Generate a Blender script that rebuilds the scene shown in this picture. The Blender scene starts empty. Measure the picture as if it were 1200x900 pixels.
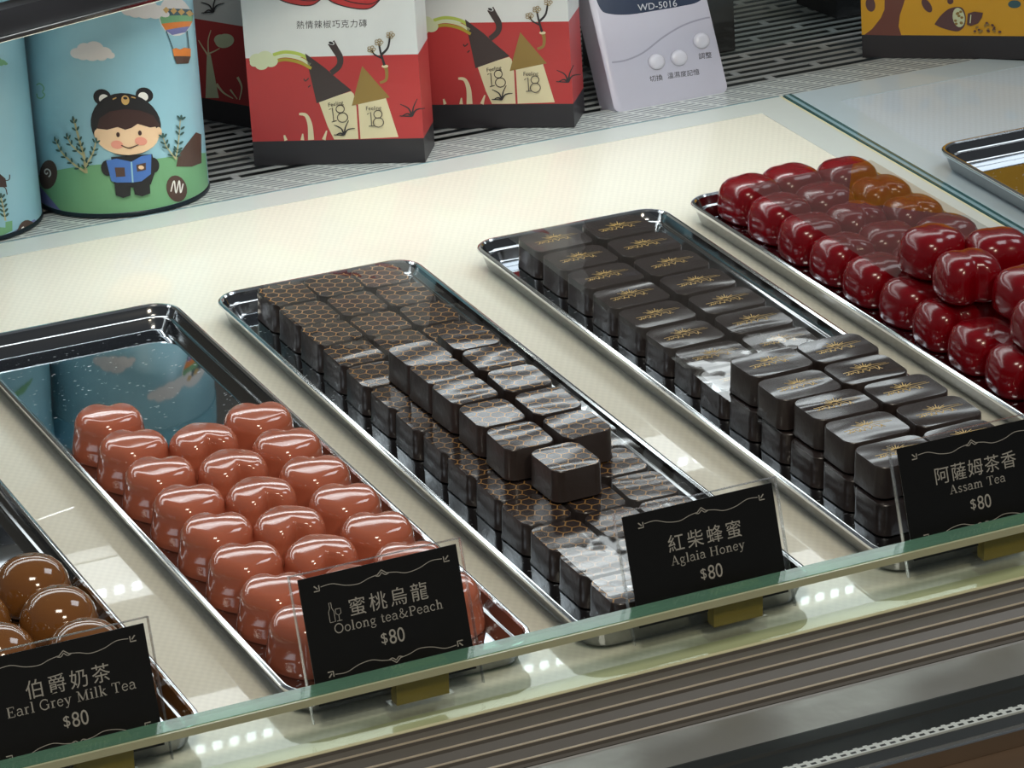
import bpy, bmesh, math, random
from mathutils import Vector, Matrix
random.seed(7)
S = bpy.context.scene
COL = S.collection
PI = math.pi

# ------------------------------------------------------------------ camera
F_PX = 4616.78
CAM_POS = Vector((-0.14453, -1.71819, 0.74581))
R_ = ((0.9000969, -0.4349624, -0.0251641), (0.1931477, 0.3465889, 0.9179162), (0.3905374, 0.8310739, -0.3959756))
cd = bpy.data.cameras.new('camera'); cam = bpy.data.objects.new('camera', cd); COL.objects.link(cam)
cd.sensor_width = 36.0; cd.lens = F_PX*36.0/1200.0; cd.clip_start = 0.05; cd.clip_end = 50
M = Matrix.Identity(4)
for i in range(3):
    M[i][0] = R_[0][i]; M[i][1] = R_[1][i]; M[i][2] = -R_[2][i]; M[i][3] = CAM_POS[i]
cam.matrix_world = M
S.camera = cam

# ------------------------------------------------------------------ exposure, world, big lights
S.view_settings.view_transform = 'Standard'; S.view_settings.look = 'None'
S.view_settings.exposure = 0.0; S.view_settings.gamma = 1.0; S.view_settings.use_curve_mapping = False
W = bpy.data.worlds.new('world'); S.world = W; W.use_nodes = True
W.node_tree.nodes['Background'].inputs[0].default_value = (0.86, 0.93, 1.0, 1)
W.node_tree.nodes['Background'].inputs[1].default_value = 0.10
LAMP_PANEL = 3.2       # emission of the white faces of the light bars
LAMP_CHIP = 9.0

def area(name, loc, target, sx, sy, power, col, spread=PI):
    d = bpy.data.lights.new(name, 'AREA'); d.shape = 'RECTANGLE'; d.size = sx; d.size_y = sy
    d.energy = power; d.color = col; d.spread = spread
    o = bpy.data.objects.new(name, d); COL.objects.link(o); o.location = loc
    o.rotation_euler = (Vector(target)-Vector(loc)).to_track_quat('-Z', 'Y').to_euler()
    return o
# the bar of LEDs above the rear of the lit deck, shining straight down
area('led_bar_light', (0.645, 0.082, 0.158), (0.645, 0.086, 0.0), 0.50, 0.014, 0.31, (0.92, 0.98, 0.98), math.radians(135))
# shop ceiling panels over the customer side, plus an added front fill
area('ceiling_light', (0.1, -1.2, 2.1), (0.5, -0.1, 0), 0.6, 0.4, 15.0, (1.0, 0.92, 0.78))
area('front_fill_light', (0.5, -3.0, 2.3), (0.5, -0.2, 0), 0.5, 0.35, 21.0, (1.0, 0.87, 0.66))  # added fill, brightens the ledge, price cards and chocolate fronts
area('ceiling_light_right', (1.9, -0.2, 1.9), (0.8, -0.1, 0), 0.8, 0.8, 11.0, (0.88, 0.95, 1.0))

# ------------------------------------------------------------------ helpers
def srgb(r, g, b):
    f = lambda c: (c/255/12.92 if c/255 <= 0.04045 else ((c/255+0.055)/1.055)**2.4)
    return (f(r), f(g), f(b), 1)
_mats = {}
def mat(name, rgb, rough=0.5, metal=0.0, coat=0.0, emit=0.0, noise=0.06, nscale=120.0, bump=0.0, spec=0.5):
    if name in _mats: return _mats[name]
    m = bpy.data.materials.new(name); m.use_nodes = True; nt = m.node_tree; b = nt.nodes['Principled BSDF']
    c = srgb(*rgb)
    b.inputs['Roughness'].default_value = rough; b.inputs['Metallic'].default_value = metal
    b.inputs['Coat Weight'].default_value = coat; b.inputs['Coat Roughness'].default_value = 0.03
    b.inputs['Specular IOR Level'].default_value = spec
    tc = nt.nodes.new('ShaderNodeTexCoord'); n = nt.nodes.new('ShaderNodeTexNoise')
    n.inputs['Scale'].default_value = nscale; n.inputs['Detail'].default_value = 3
    nt.links.new(tc.outputs['Object'], n.inputs['Vector'])
    mx = nt.nodes.new('ShaderNodeMix'); mx.data_type = 'RGBA'
    mx.inputs[6].default_value = tuple(v*(1-noise) for v in c[:3])+(1,)
    mx.inputs[7].default_value = tuple(min(1, v*(1+noise)) for v in c[:3])+(1,)
    nt.links.new(n.outputs['Fac'], mx.inputs[0]); nt.links.new(mx.outputs[2], b.inputs['Base Color'])
    if bump:
        bp = nt.nodes.new('ShaderNodeBump'); bp.inputs['Strength'].default_value = 1.0; bp.inputs['Distance'].default_value = bump
        nt.links.new(n.outputs['Fac'], bp.inputs['Height']); nt.links.new(bp.outputs['Normal'], b.inputs['Normal'])
    if emit:
        b.inputs['Emission Color'].default_value = c; b.inputs['Emission Strength'].default_value = emit
    _mats[name] = m
    return m
def nodes_of(m):
    nt = m.node_tree; return nt, nt.nodes['Principled BSDF']
def math_n(nt, op, a, b=None, c=None):
    n = nt.nodes.new('ShaderNodeMath'); n.operation = op
    for i, v in enumerate((a, b, c)):
        if v is None: continue
        if isinstance(v, (int, float)): n.inputs[i].default_value = v
        else: nt.links.new(v, n.inputs[i])
    return n.outputs[0]
def clear_mat(name, tint=(1, 1, 1), f0=0.045, gain=1.0, rough=0.03, bump=0.0, bscale=40.0):
    """thin clear plastic or glass: sees through, mirrors more at grazing angles"""
    m = bpy.data.materials.new(name); m.use_nodes = True; nt = m.node_tree; nt.nodes.clear()
    out = nt.nodes.new('ShaderNodeOutputMaterial'); tr = nt.nodes.new('ShaderNodeBsdfTransparent'); gl = nt.nodes.new('ShaderNodeBsdfGlossy')
    tr.inputs[0].default_value = tint+(1,); gl.inputs['Roughness'].default_value = rough; gl.inputs[0].default_value = (1, 1, 1, 1)
    g = nt.nodes.new('ShaderNodeNewGeometry'); vm = nt.nodes.new('ShaderNodeVectorMath'); vm.operation = 'DOT_PRODUCT'
    nt.links.new(g.outputs['Incoming'], vm.inputs[0]); nt.links.new(g.outputs['Normal'], vm.inputs[1])
    c = math_n(nt, 'ABSOLUTE', vm.outputs['Value']); k = math_n(nt, 'SUBTRACT', 1.0, c); p = math_n(nt, 'POWER', k, 5.0)
    f = math_n(nt, 'MULTIPLY_ADD', p, gain*(1-f0), gain*f0); f = math_n(nt, 'MINIMUM', f, 1.0)
    mx = nt.nodes.new('ShaderNodeMixShader'); nt.links.new(f, mx.inputs[0]); nt.links.new(tr.outputs[0], mx.inputs[1]); nt.links.new(gl.outputs[0], mx.inputs[2])
    if bump:
        tc = nt.nodes.new('ShaderNodeTexCoord'); n = nt.nodes.new('ShaderNodeTexNoise'); n.inputs['Scale'].default_value = bscale; n.inputs['Detail'].default_value = 1
        nt.links.new(tc.outputs['Object'], n.inputs['Vector'])
        bp = nt.nodes.new('ShaderNodeBump'); bp.inputs['Distance'].default_value = bump; nt.links.new(n.outputs['Fac'], bp.inputs['Height']); nt.links.new(bp.outputs['Normal'], gl.inputs['Normal'])
    nt.links.new(mx.outputs[0], out.inputs[0])
    return m

def link(name, me, parent=None, mats=()):
    for m in mats: me.materials.append(m)
    o = bpy.data.objects.new(name, me); COL.objects.link(o)
    if parent is not None: o.parent = parent
    return o
def build(name, bm, mats, parent=None, smooth=False):
    me = bpy.data.meshes.new(name); bmesh.ops.recalc_face_normals(bm, faces=bm.faces); bm.to_mesh(me); bm.free()
    if smooth:
        for p in me.polygons: p.use_smooth = True
        if smooth != 'all': me.set_sharp_from_angle(angle=math.radians(38))
    if not isinstance(mats, (list, tuple)): mats = [mats]
    return link(name, me, parent, mats)
def tag(o, label, cat, group=None):
    o['label'] = label; o['category'] = cat
    if group: o['group'] = group
    return o
def thing(name, label, cat, loc=(0, 0, 0), rot=(0, 0, 0), group=None):
    o = bpy.data.objects.new(name, None); COL.objects.link(o); o.location = loc; o.rotation_euler = rot; o.empty_display_size = 0.01
    return tag(o, label, cat, group)
def struct(o):
    o['kind'] = 'structure'; return o
def copy_tree(o, loc, rz=0.0, label=None):
    c = o.copy(); COL.objects.link(c); c.location = loc; c.rotation_euler = (0, 0, rz)
    if label: c['label'] = label
    for ch in o.children:
        d = ch.copy(); COL.objects.link(d); d.parent = c
        for g in ch.children:
            e = g.copy(); COL.objects.link(e); e.parent = d
    return c
def box(bm, x0, x1, y0, y1, z0, z1, mi=0, bev=0.0):
    vs = [bm.verts.new((x, y, z)) for x in (x0, x1) for y in (y0, y1) for z in (z0, z1)]
    fs = []
    for idx in ((0, 1, 3, 2), (4, 6, 7, 5), (0, 4, 5, 1), (2, 3, 7, 6), (0, 2, 6, 4), (1, 5, 7, 3)):
        f = bm.faces.new([vs[i] for i in idx]); f.material_index = mi; fs.append(f)
    if bev:
        es = list({e for f in fs for e in f.edges})
        r = bmesh.ops.bevel(bm, geom=es, offset=bev, segments=2, profile=0.6, affect='EDGES')
        for f in r['faces']: f.material_index = mi
    return vs
def bxo(name, x0, x1, y0, y1, z0, z1, m, parent=None, bev=0.0):
    bm = bmesh.new(); box(bm, x0, x1, y0, y1, z0, z1, 0, bev); return build(name, bm, m, parent)
def rrect(w, h, r, n=5):
    """rounded rectangle centred at the origin, counter-clockwise"""
    pts = []
    for cx, cy, a0 in ((w/2-r, h/2-r, 0), (-w/2+r, h/2-r, PI/2), (-w/2+r, -h/2+r, PI), (w/2-r, -h/2+r, 1.5*PI)):
        for i in range(n+1):
            a = a0+PI/2*i/n; pts.append((cx+r*math.cos(a), cy+r*math.sin(a)))
    return pts
def loft(bm, rings, cap0=True, cap1=True, mi=0, closed=True):
    vr = [[bm.verts.new(p) for p in ring] for ring in rings]
    n = len(vr[0])
    for a, b in zip(vr, vr[1:]):
        for i in range(n if closed else n-1):
            j = (i+1) % n
            f = bm.faces.new((a[i], a[j], b[j], b[i])); f.material_index = mi
    if cap0: f = bm.faces.new(list(reversed(vr[0]))); f.material_index = mi
    if cap1: f = bm.faces.new(vr[-1]); f.material_index = mi
    return vr
def sweep(bm, pts, x0, x1, mi=0):
    """profile of (y,z) points extruded along x"""
    a = [bm.verts.new((x0, y, z)) for y, z in pts]; b = [bm.verts.new((x1, y, z)) for y, z in pts]
    for i in range(len(pts)-1):
        f = bm.faces.new((a[i], a[i+1], b[i+1], b[i])); f.material_index = mi

# ------------------------------------------------------------------ flat printed art (2-D shapes -> thin mesh pressed on a surface)
def text_mesh(body, size, offset=0.0, align='LEFT'):
    c = bpy.data.curves.new('t', 'FONT'); c.body = body; c.size = size; c.align_x = align; c.resolution_u = 3; c.offset = offset
    o = bpy.data.objects.new('t', c); COL.objects.link(o)
    dg = bpy.context.evaluated_depsgraph_get(); dg.update()
    me = bpy.data.meshes.new_from_object(o.evaluated_get(dg))
    vs = [(v.co.x, v.co.y) for v in me.vertices]; fs = [tuple(p.vertices) for p in me.polygons]
    bpy.data.objects.remove(o); bpy.data.curves.remove(c); bpy.data.meshes.remove(me)
    return vs, fs
class Art:
    def __init__(s): s.items = []; s.mats = []
    def mi(s, m):
        if m not in s.mats: s.mats.append(m)
        return s.mats.index(m)
    def poly(s, pts, m, layer=None):
        s.items.append(('p', [tuple(p) for p in pts], s.mi(m), layer if layer is not None else len(s.items))); return s
    def ell(s, cx, cy, rx, ry, m, rot=0.0, n=20):
        c, k = math.cos(rot), math.sin(rot)
        return s.poly([(cx+rx*math.cos(a)*c-ry*math.sin(a)*k, cy+rx*math.cos(a)*k+ry*math.sin(a)*c) for a in [2*PI*i/n for i in range(n)]], m)
    def stroke(s, pts, w, m, w1=None, smooth=True):
        if smooth and len(pts) > 2: pts = spline(pts)
        n = len(pts); L = []; Rr = []
        w1 = w if w1 is None else w1
        for i, (x, y) in enumerate(pts):
            a = pts[max(0, i-1)]; b = pts[min(n-1, i+1)]; dx, dy = b[0]-a[0], b[1]-a[1]; d = math.hypot(dx, dy) or 1
            ww = (w+(w1-w)*i/(n-1))/2
            L.append((x-dy/d*ww, y+dx/d*ww)); Rr.append((x+dy/d*ww, y-dx/d*ww))
        vs = L+Rr; fs = [(i, i+1, n+i+1, n+i) for i in range(n-1)]
        s.items.append(('m', vs, s.mi(m), len(s.items), fs)); return s
    def mesh(s, vs, fs, m): s.items.append(('m', vs, s.mi(m), len(s.items), fs)); return s
    def text(s, body, x, y, size, m, align='LEFT', offset=0.0, rot=0.0, sx=1.0):
        vs, fs = text_mesh(body, size, offset, align); c, k = math.cos(rot), math.sin(rot)
        return s.mesh([(x+sx*a*c-b*k, y+sx*a*k+b*c) for a, b in vs], fs, m)
    def build(s, name, fmap, parent, step=0.0, lift=4e-5, base=6e-5):
        """fmap(x, y, h) -> 3-D point at height h over the surface; step: refine edges longer than that (after mapping)"""
        bm = bmesh.new()
        for it in s.items:
            b2 = bmesh.new()
            vs = [b2.verts.new((x, y, 0)) for x, y in it[1]]
            if it[0] == 'p':
                f = b2.faces.new(vs); bmesh.ops.triangulate(b2, faces=[f])
            else:
                for f in it[4]:
                    try: b2.faces.new([vs[i] for i in f])
                    except ValueError: pass
            if step:
                for _ in range(6):
                    es = [e for e in b2.edges if (fmap(*e.verts[0].co.xy, 0)-fmap(*e.verts[1].co.xy, 0)).length > step]
                    if not es: break
                    bmesh.ops.subdivide_edges(b2, edges=es, cuts=1); bmesh.ops.triangulate(b2, faces=b2.faces[:])
            mp = {}
            h = base+lift*it[3]
            for v in b2.verts: mp[v] = bm.verts.new(fmap(v.co.x, v.co.y, h))
            for f in b2.faces:
                try: nf = bm.faces.new([mp[v] for v in f.verts]); nf.material_index = it[2]
                except ValueError: pass
            b2.free()
        me = bpy.data.meshes.new(name); bm.to_mesh(me); bm.free()
        return link(name, me, parent, s.mats)
def spline(p, k=6):
    out = []
    n = len(p)
    for i in range(n-1):
        p0, p1, p2, p3 = p[max(0, i-1)], p[i], p[i+1], p[min(n-1, i+2)]
        for j in range(k):
            t = j/k
            out.append(tuple(0.5*(2*b+(c-a)*t+(2*a-5*b+4*c-d)*t*t+(3*b-a-3*c+d)*t**3) for a, b, c, d in zip(p0, p1, p2, p3)))
    out.append(p[-1]); return out

# ------------------------------------------------------------------ materials of the case
steel = mat('stainless_steel', (150, 152, 154), 0.12, 1.0, noise=0.03, nscale=400)
steel_rim = mat('polished_rim', (226, 230, 232), 0.12, 1.0, noise=0.02)
tray_floor = mat('mirror_tray_floor', (176, 182, 188), 0.035, 1.0, noise=0.03)
nt, b = nodes_of(tray_floor)                      # fine scratches on the mirror floor
tc = nt.nodes.new('ShaderNodeTexCoord'); mp = nt.nodes.new('ShaderNodeMapping'); mp.inputs['Scale'].default_value = (1.0, 2.6, 1.0); mp.inputs['Rotation'].default_value = (0, 0, 0.9)
nt.links.new(tc.outputs['Object'], mp.inputs['Vector'])
nz = nt.nodes.new('ShaderNodeTexNoise'); nz.inputs['Scale'].default_value = 330; nz.inputs['Detail'].default_value = 2; nt.links.new(mp.outputs[0], nz.inputs['Vector'])
rr = math_n(nt, 'GREATER_THAN', nz.outputs['Fac'], 0.715); nt.links.new(math_n(nt, 'MULTIPLY_ADD', rr, 0.5, 0.035), b.inputs['Roughness'])
nt.links.new(math_n(nt, 'MULTIPLY_ADD', rr, -0.6, 1.0), b.inputs['Metallic'])

def deck_mat(name, rgb, coat):
    """woven light-guide texture under a glossy clear face"""
    m = mat(name, rgb, 0.55, 0, coat, noise=0.02, nscale=60); nt, b = nodes_of(m)
    b.inputs['Coat Roughness'].default_value = 0.015; b.inputs['Specular IOR Level'].default_value = 0.2
    tc = nt.nodes.new('ShaderNodeTexCoord'); h = []
    for ang in (0.55, -0.75):
        mpn = nt.nodes.new('ShaderNodeMapping'); mpn.inputs['Rotation'].default_value = (0, 0, ang); nt.links.new(tc.outputs['Object'], mpn.inputs['Vector'])
        w = nt.nodes.new('ShaderNodeTexWave'); w.inputs['Scale'].default_value = 95; w.inputs['Distortion'].default_value = 1.5; w.inputs['Detail'].default_value = 1; w.inputs['Detail Scale'].default_value = 3
        nt.links.new(mpn.outputs[0], w.inputs['Vector']); h.append(w.outputs['Fac'])
    s = math_n(nt, 'ADD', h[0], h[1])
    old = b.inputs['Base Color'].links[0].from_socket
    mx = nt.nodes.new('ShaderNodeMix'); mx.data_type = 'RGBA'; mx.blend_type = 'MULTIPLY'; mx.inputs[0].default_value = 1
    v = math_n(nt, 'MULTIPLY_ADD', s, 0.04, 0.93); cc = nt.nodes.new('ShaderNodeCombineColor')
    for i in range(3): nt.links.new(v, cc.inputs[i])
    nt.links.new(old, mx.inputs[6]); nt.links.new(cc.outputs[0], mx.inputs[7]); nt.links.new(mx.outputs[2], b.inputs['Base Color'])
    return m
deck_white = deck_mat('cream_woven_deck', (234, 231, 215), 0.85)
deck_blue = deck_mat('pale_blue_woven_deck', (192, 207, 218), 0.8)
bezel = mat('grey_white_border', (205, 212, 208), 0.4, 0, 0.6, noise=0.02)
bezel_blue = mat('blue_grey_border', (184, 200, 208), 0.4, 0, 0.6, noise=0.02)
teal = mat('teal_glass_edge', (52, 96, 98), 0.12, 0, 0.5)
teal_pale = mat('pale_glass_edge', (140, 168, 176), 0.15, 0, 0.5)
cream_bead = mat('cream_plastic', (214, 212, 176), 0.45, 0, 0.3, nscale=40)
alu = mat('grey_aluminium', (98, 93, 87), 0.42, 0.2, noise=0.05)
black_rubber = mat('black_rubber', (26, 30, 30), 0.5)
chrome = mat('chrome', (215, 215, 212), 0.08, 1.0)
dark_wall = mat('dark_back_wall', (112, 112, 110), 0.7)

# ------------------------------------------------------------------ structure
XL, XR = 0.08, 1.42
lp = thing('light_panel', 'large cream light panel with grey border under the five chocolate trays', 'light panel', (0, 0, 0))
bxo('panel', XL, 0.883, -0.4365, 0.1262, -0.012, 0.0, deck_white, lp)
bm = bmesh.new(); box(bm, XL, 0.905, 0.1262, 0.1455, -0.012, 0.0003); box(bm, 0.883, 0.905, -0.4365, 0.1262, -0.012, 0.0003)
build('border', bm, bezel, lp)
bxo('glass_rim', XL, 0.905, 0.1455, 0.1461, -0.012, 0.0006, teal_pale, lp)
bxo('edge_strip', 0.9052, 0.9068, -0.4365, 0.1455, -0.012, 0.0002, cream_bead, lp)
rp = thing('glass_shelf_panel', 'pale blue glass deck panel at far right, under the empty tray', 'glass panel', (0, 0, 0))
bxo('panel', 0.932, XR, -0.4365, 0.1225, -0.012, 0.0, deck_blue, rp)
bm = bmesh.new(); box(bm, 0.913, XR, 0.1225, 0.1455, -0.012, 0.0003); box(bm, 0.913, 0.932, -0.4365, 0.1225, -0.012, 0.0003)
build('border', bm, bezel_blue, rp)
bm = bmesh.new()
box(bm, 0.9075, 0.9087, -0.4365, 0.1455, -0.012, 0.0006, 0); box(bm, 0.9087, 0.9112, -0.4365, 0.1455, -0.012, 0.0005, 1); box(bm, 0.9112, 0.913, -0.4365, 0.1455, -0.012, 0.0008, 0)
build('glass_edge', bm, [teal, teal_pale], rp)

# front ledge: bead, ribs, steel shelf, gasket, perforated strip, chrome lip
led = thing('front_ledge', 'grey ribbed aluminium front ledge of the display case', 'ledge', (0, 0, 0))
bm = bmesh.new(); sweep(bm, [(-0.4366, -0.012), (-0.4366, 0.0003), (-0.4458, 0.0003), (-0.4463, -0.0004), (-0.4465, -0.004)], XL, XR)
build('bead', bm, cream_bead, led)
alu_lip_lit = mat('aluminium_lip_lit', (206, 192, 172), 0.35, 0.4, noise=0.05)  # light caught by the upward rib lips, put into a paler colour
marks = [(-0.4465, -0.0004), (-0.4506, -0.0030), (-0.4570, -0.0060), (-0.4633, -0.0090), (-0.4701, -0.0120), (-0.4742, -0.0136)]
bm = bmesh.new()
for k in range(5):
    (ya, za), (yb, zb) = marks[k], marks[k+1]
    sweep(bm, [(ya, za-0.0002), (ya-0.0003, za-0.0016), (yb+0.0012, zb-0.0004), (yb+0.0010, zb+0.0002)], XL, XR, 0)
    if k < 4: sweep(bm, [(yb+0.0010, zb+0.0002), (yb+0.0001, zb+0.0001), (yb, zb-0.0002)], XL, XR, 1)
build('ribs', bm, [alu, alu_lip_lit], led)
brushed = mat('brushed_steel', (186, 184, 180), 0.32, 0.75, noise=0.05, nscale=40, bump=0.0006)
bm = bmesh.new(); sweep(bm, [(-0.4735, -0.0136), (-0.4742, -0.0142), (-0.5012, -0.0158)], XL, XR); build('steel_shelf', bm, brushed, led)
bm = bmesh.new(); sweep(bm, [(-0.5008, -0.0150), (-0.5012, -0.0128), (-0.5030, -0.0122), (-0.5100, -0.0124), (-0.5108, -0.0136), (-0.5225, -0.0136), (-0.5225, -0.0150), (-0.5278, -0.0150), (-0.5278, -0.0136), (-0.5345, -0.0150), (-0.5345, -0.04)], XL, XR); build('gasket', bm, black_rubber, led)
y1, z1 = -0.4775, -0.0135
perf = mat('white_perforated_strip', (205, 210, 208), 0.4); nt, b = nodes_of(perf)
tc = nt.nodes.new('ShaderNodeTexCoord'); mpn = nt.nodes.new('ShaderNodeMapping'); mpn.inputs['Scale'].default_value = (220, 330, 1); nt.links.new(tc.outputs['Object'], mpn.inputs[0])
sx = nt.nodes.new('ShaderNodeSeparateXYZ'); nt.links.new(mpn.outputs[0], sx.inputs[0])
d1 = math_n(nt, 'PINGPONG', sx.outputs[0], 0.5); d2 = math_n(nt, 'PINGPONG', sx.outputs[1], 0.5)
dd = math_n(nt, 'MULTIPLY', math_n(nt, 'GREATER_THAN', d1, 0.22), math_n(nt, 'GREATER_THAN', d2, 0.25))
mx = nt.nodes.new('ShaderNodeMix'); mx.data_type = 'RGBA'; nt.links.new(dd, mx.inputs[0]); mx.inputs[6].default_value = srgb(205, 212, 210); mx.inputs[7].default_value = srgb(40, 44, 46)
nt.links.new(mx.outputs[2], b.inputs['Base Color'])
bxo('perforated_strip', XL, XR, -0.5275, -0.5227, -0.0160, -0.0128, perf, led)
bxo('chrome_lip', XL, XR, -0.5385, -0.5346, -0.06, -0.0138, chrome, led, 0.0008)
tan_panel = mat('bronze_kick_panel', (120, 96, 74), 0.3, 0.6, noise=0.2, nscale=6)
bxo('kick_panel', XL, XR, -0.62, -0.5386, -0.5, -0.022, tan_panel, led)

# low front glass with its green polished edge
glass = clear_mat('clear_front_glass', (0.97, 1.0, 0.975), 0.04, 0.6)
def half_clear(m, fac, tint):
    nt, b = nodes_of(m); out = [n for n in nt.nodes if n.type == 'OUTPUT_MATERIAL'][0]
    tr = nt.nodes.new('ShaderNodeBsdfTransparent'); tr.inputs[0].default_value = tint+(1,); mx = nt.nodes.new('ShaderNodeMixShader'); mx.inputs[0].default_value = fac
    nt.links.new(b.outputs[0], mx.inputs[1]); nt.links.new(tr.outputs[0], mx.inputs[2]); nt.links.new(mx.outputs[0], out.inputs[0]); return m
green_edge = half_clear(mat('green_polished_edge', (104, 146, 124), 0.12, 0, 0.6, noise=0.12, nscale=30), 0.4, (0.62, 0.86, 0.74))
pale_edge = mat('pale_glass_strip', (186, 188, 156), 0.2, 0, 0.5)
fg = thing('front_glass', 'low front glass with green polished edge running across in front of the price cards', 'glass', (0, 0, 0))
bxo('pane', XL, XR, -0.4458, -0.4372, 0.0005, 0.0235, glass, fg)
bxo('polished_edge', XL, XR, -0.4462, -0.4372, 0.0236, 0.0255, green_edge, fg)
bxo('pale_strip', XL, XR, -0.4474, -0.4462, 0.0220, 0.0252, pale_edge, fg)  # paler strip along the front of the green edge

# rear vent grille (tilted slightly down towards the back)
GA = math.radians(-4.5)
GO = Vector((0, 0.1462, 0.0)); GM = Matrix.Translation(GO) @ Matrix.Rotation(GA, 4, 'X')
grille_mat = mat('grey_painted_grille', (168, 172, 172), 0.45, 0.1)
slot_dark = mat('dark_void', (64, 70, 72), 0.8)
fine_strip = mat('fine_ribbed_strip', (190, 196, 196), 0.35, 0, 0.3); nt, b = nodes_of(fine_strip)
tc = nt.nodes.new('ShaderNodeTexCoord'); sx = nt.nodes.new('ShaderNodeSeparateXYZ'); nt.links.new(tc.outputs['Object'], sx.inputs[0])
st = math_n(nt, 'GREATER_THAN', math_n(nt, 'PINGPONG', math_n(nt, 'MULTIPLY', sx.outputs[1], 260.0), 0.5), 0.27)
dsh = math_n(nt, 'GREATER_THAN', math_n(nt, 'PINGPONG', math_n(nt, 'MULTIPLY_ADD', sx.outputs[1], 37.0, math_n(nt, 'MULTIPLY', sx.outputs[0], 55.0)), 0.5), 0.06)
mx = nt.nodes.new('ShaderNodeMix'); mx.data_type = 'RGBA'; nt.links.new(math_n(nt, 'MULTIPLY', st, dsh), mx.inputs[0]); mx.inputs[6].default_value = srgb(206, 212, 210); mx.inputs[7].default_value = srgb(112, 122, 126)
nt.links.new(mx.outputs[2], b.inputs['Base Color'])
gr = thing('vent_grille', 'grey slotted metal vent grille behind the decks, under the tins and boxes', 'grille', GO, (GA, 0, 0))
bxo('front_strip', XL, XR, 0.0003, 0.034, -0.006, 0.0, fine_strip, gr)
bm = bmesh.new(); yy = 0.034; row = 0
while yy < 0.40:
    box(bm, XL, XR, yy, yy+0.0030, -0.0007, 0.0)
    xx = XL+0.012*((row*3) % 7)
    while xx < XR-0.01:
        box(bm, xx, xx+0.0045, yy+0.0030, yy+0.0105, -0.0007, -0.0001); xx += 0.084
    yy += 0.0105; row += 1
build('bars', bm, grille_mat, gr)
bxo('void_tray', XL, XR, 0.034, 0.41, -0.030, -0.012, slot_dark, gr)
w = struct(bxo('wall_back', XL-0.3, XR+0.5, 0.575, 0.60, -0.08, 0.75, dark_wall))
w = struct(bxo('floor', -1.0, 2.6, -3.0, 1.2, -0.95, -0.93, mat('shop_floor', (110, 104, 98), 0.4)))
pane = tag(bxo('rear_screen', 0.80, 1.40, -0.0015, 0.0015, 0.0, 0.16, clear_mat('rear_glass', (0.95, 0.98, 0.98), 0.05, 0.6)), 'upright clear glass pane on the grille behind the grey device', 'glass pane')
pane.location = GM @ Vector((0, 0.1040, 0.0003)); pane.rotation_euler = (GA, 0, 0)

# upper shelf rail at top left, and the two LED bars above the deck (out of frame)
sh = thing('upper_rail', 'black upper rail with chrome lower edge in front of the blue tins, top left', 'rail', (0.4797, 0.0999, 0.13), (0, 0, math.radians(14.3)))
bxo('chrome_edge', -0.40, 0.075, -0.0016, 0.0022, 0.0, 0.0028, chrome, sh, 0.0006)
bxo('rail_body', -0.40, 0.075, 0.001, 0.012, 0.0024, 0.016, mat('black_rail', (22, 22, 24), 0.3), sh)
panel_white = mat('lit_white_diffuser', (236, 244, 246), 0.4, emit=LAMP_PANEL)
chip = mat('led_chip', (240, 250, 255), 0.4, emit=LAMP_CHIP)
housing = mat('white_lamp_housing', (225, 228, 228), 0.5)
def led_bar(label, z0, z1, zc, yb, xa, xb, ztop):
    t = thing('led_light_bar', label, 'lamp', (0, 0, 0))
    bxo('housing', xa, xb, yb+0.001, yb+0.012, z0-0.001, z1+0.004, housing, t, 0.001)
    bxo('diffuser', xa, xb, yb, yb+0.0008, z0, z1, panel_white, t)
    bm = bmesh.new(); x = xa+0.006
    while x < xb:
        box(bm, x-0.0022, x+0.0022, yb-0.001, yb-0.0001, zc-0.002, zc+0.002); x += 0.0100
    build('led_row', bm, chip, t)
    for x in (xa+0.01, xb-0.01):
        bm = bmesh.new(); box(bm, x-0.004, x+0.004, yb+0.0025, yb+0.0085, z1+0.003, ztop)
        build('hanger', bm, housing, t)
    return t
led_bar('lower white LED bar hanging above the rear of the cream panel', 0.162, 0.188, 0.181, 0.080, -0.05, 0.90, 0.2545)
led_bar('upper white LED bar hanging over the lower LED bar', 0.256, 0.325, 0.288, 0.080, -0.05, 1.25, 0.6)

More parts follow.
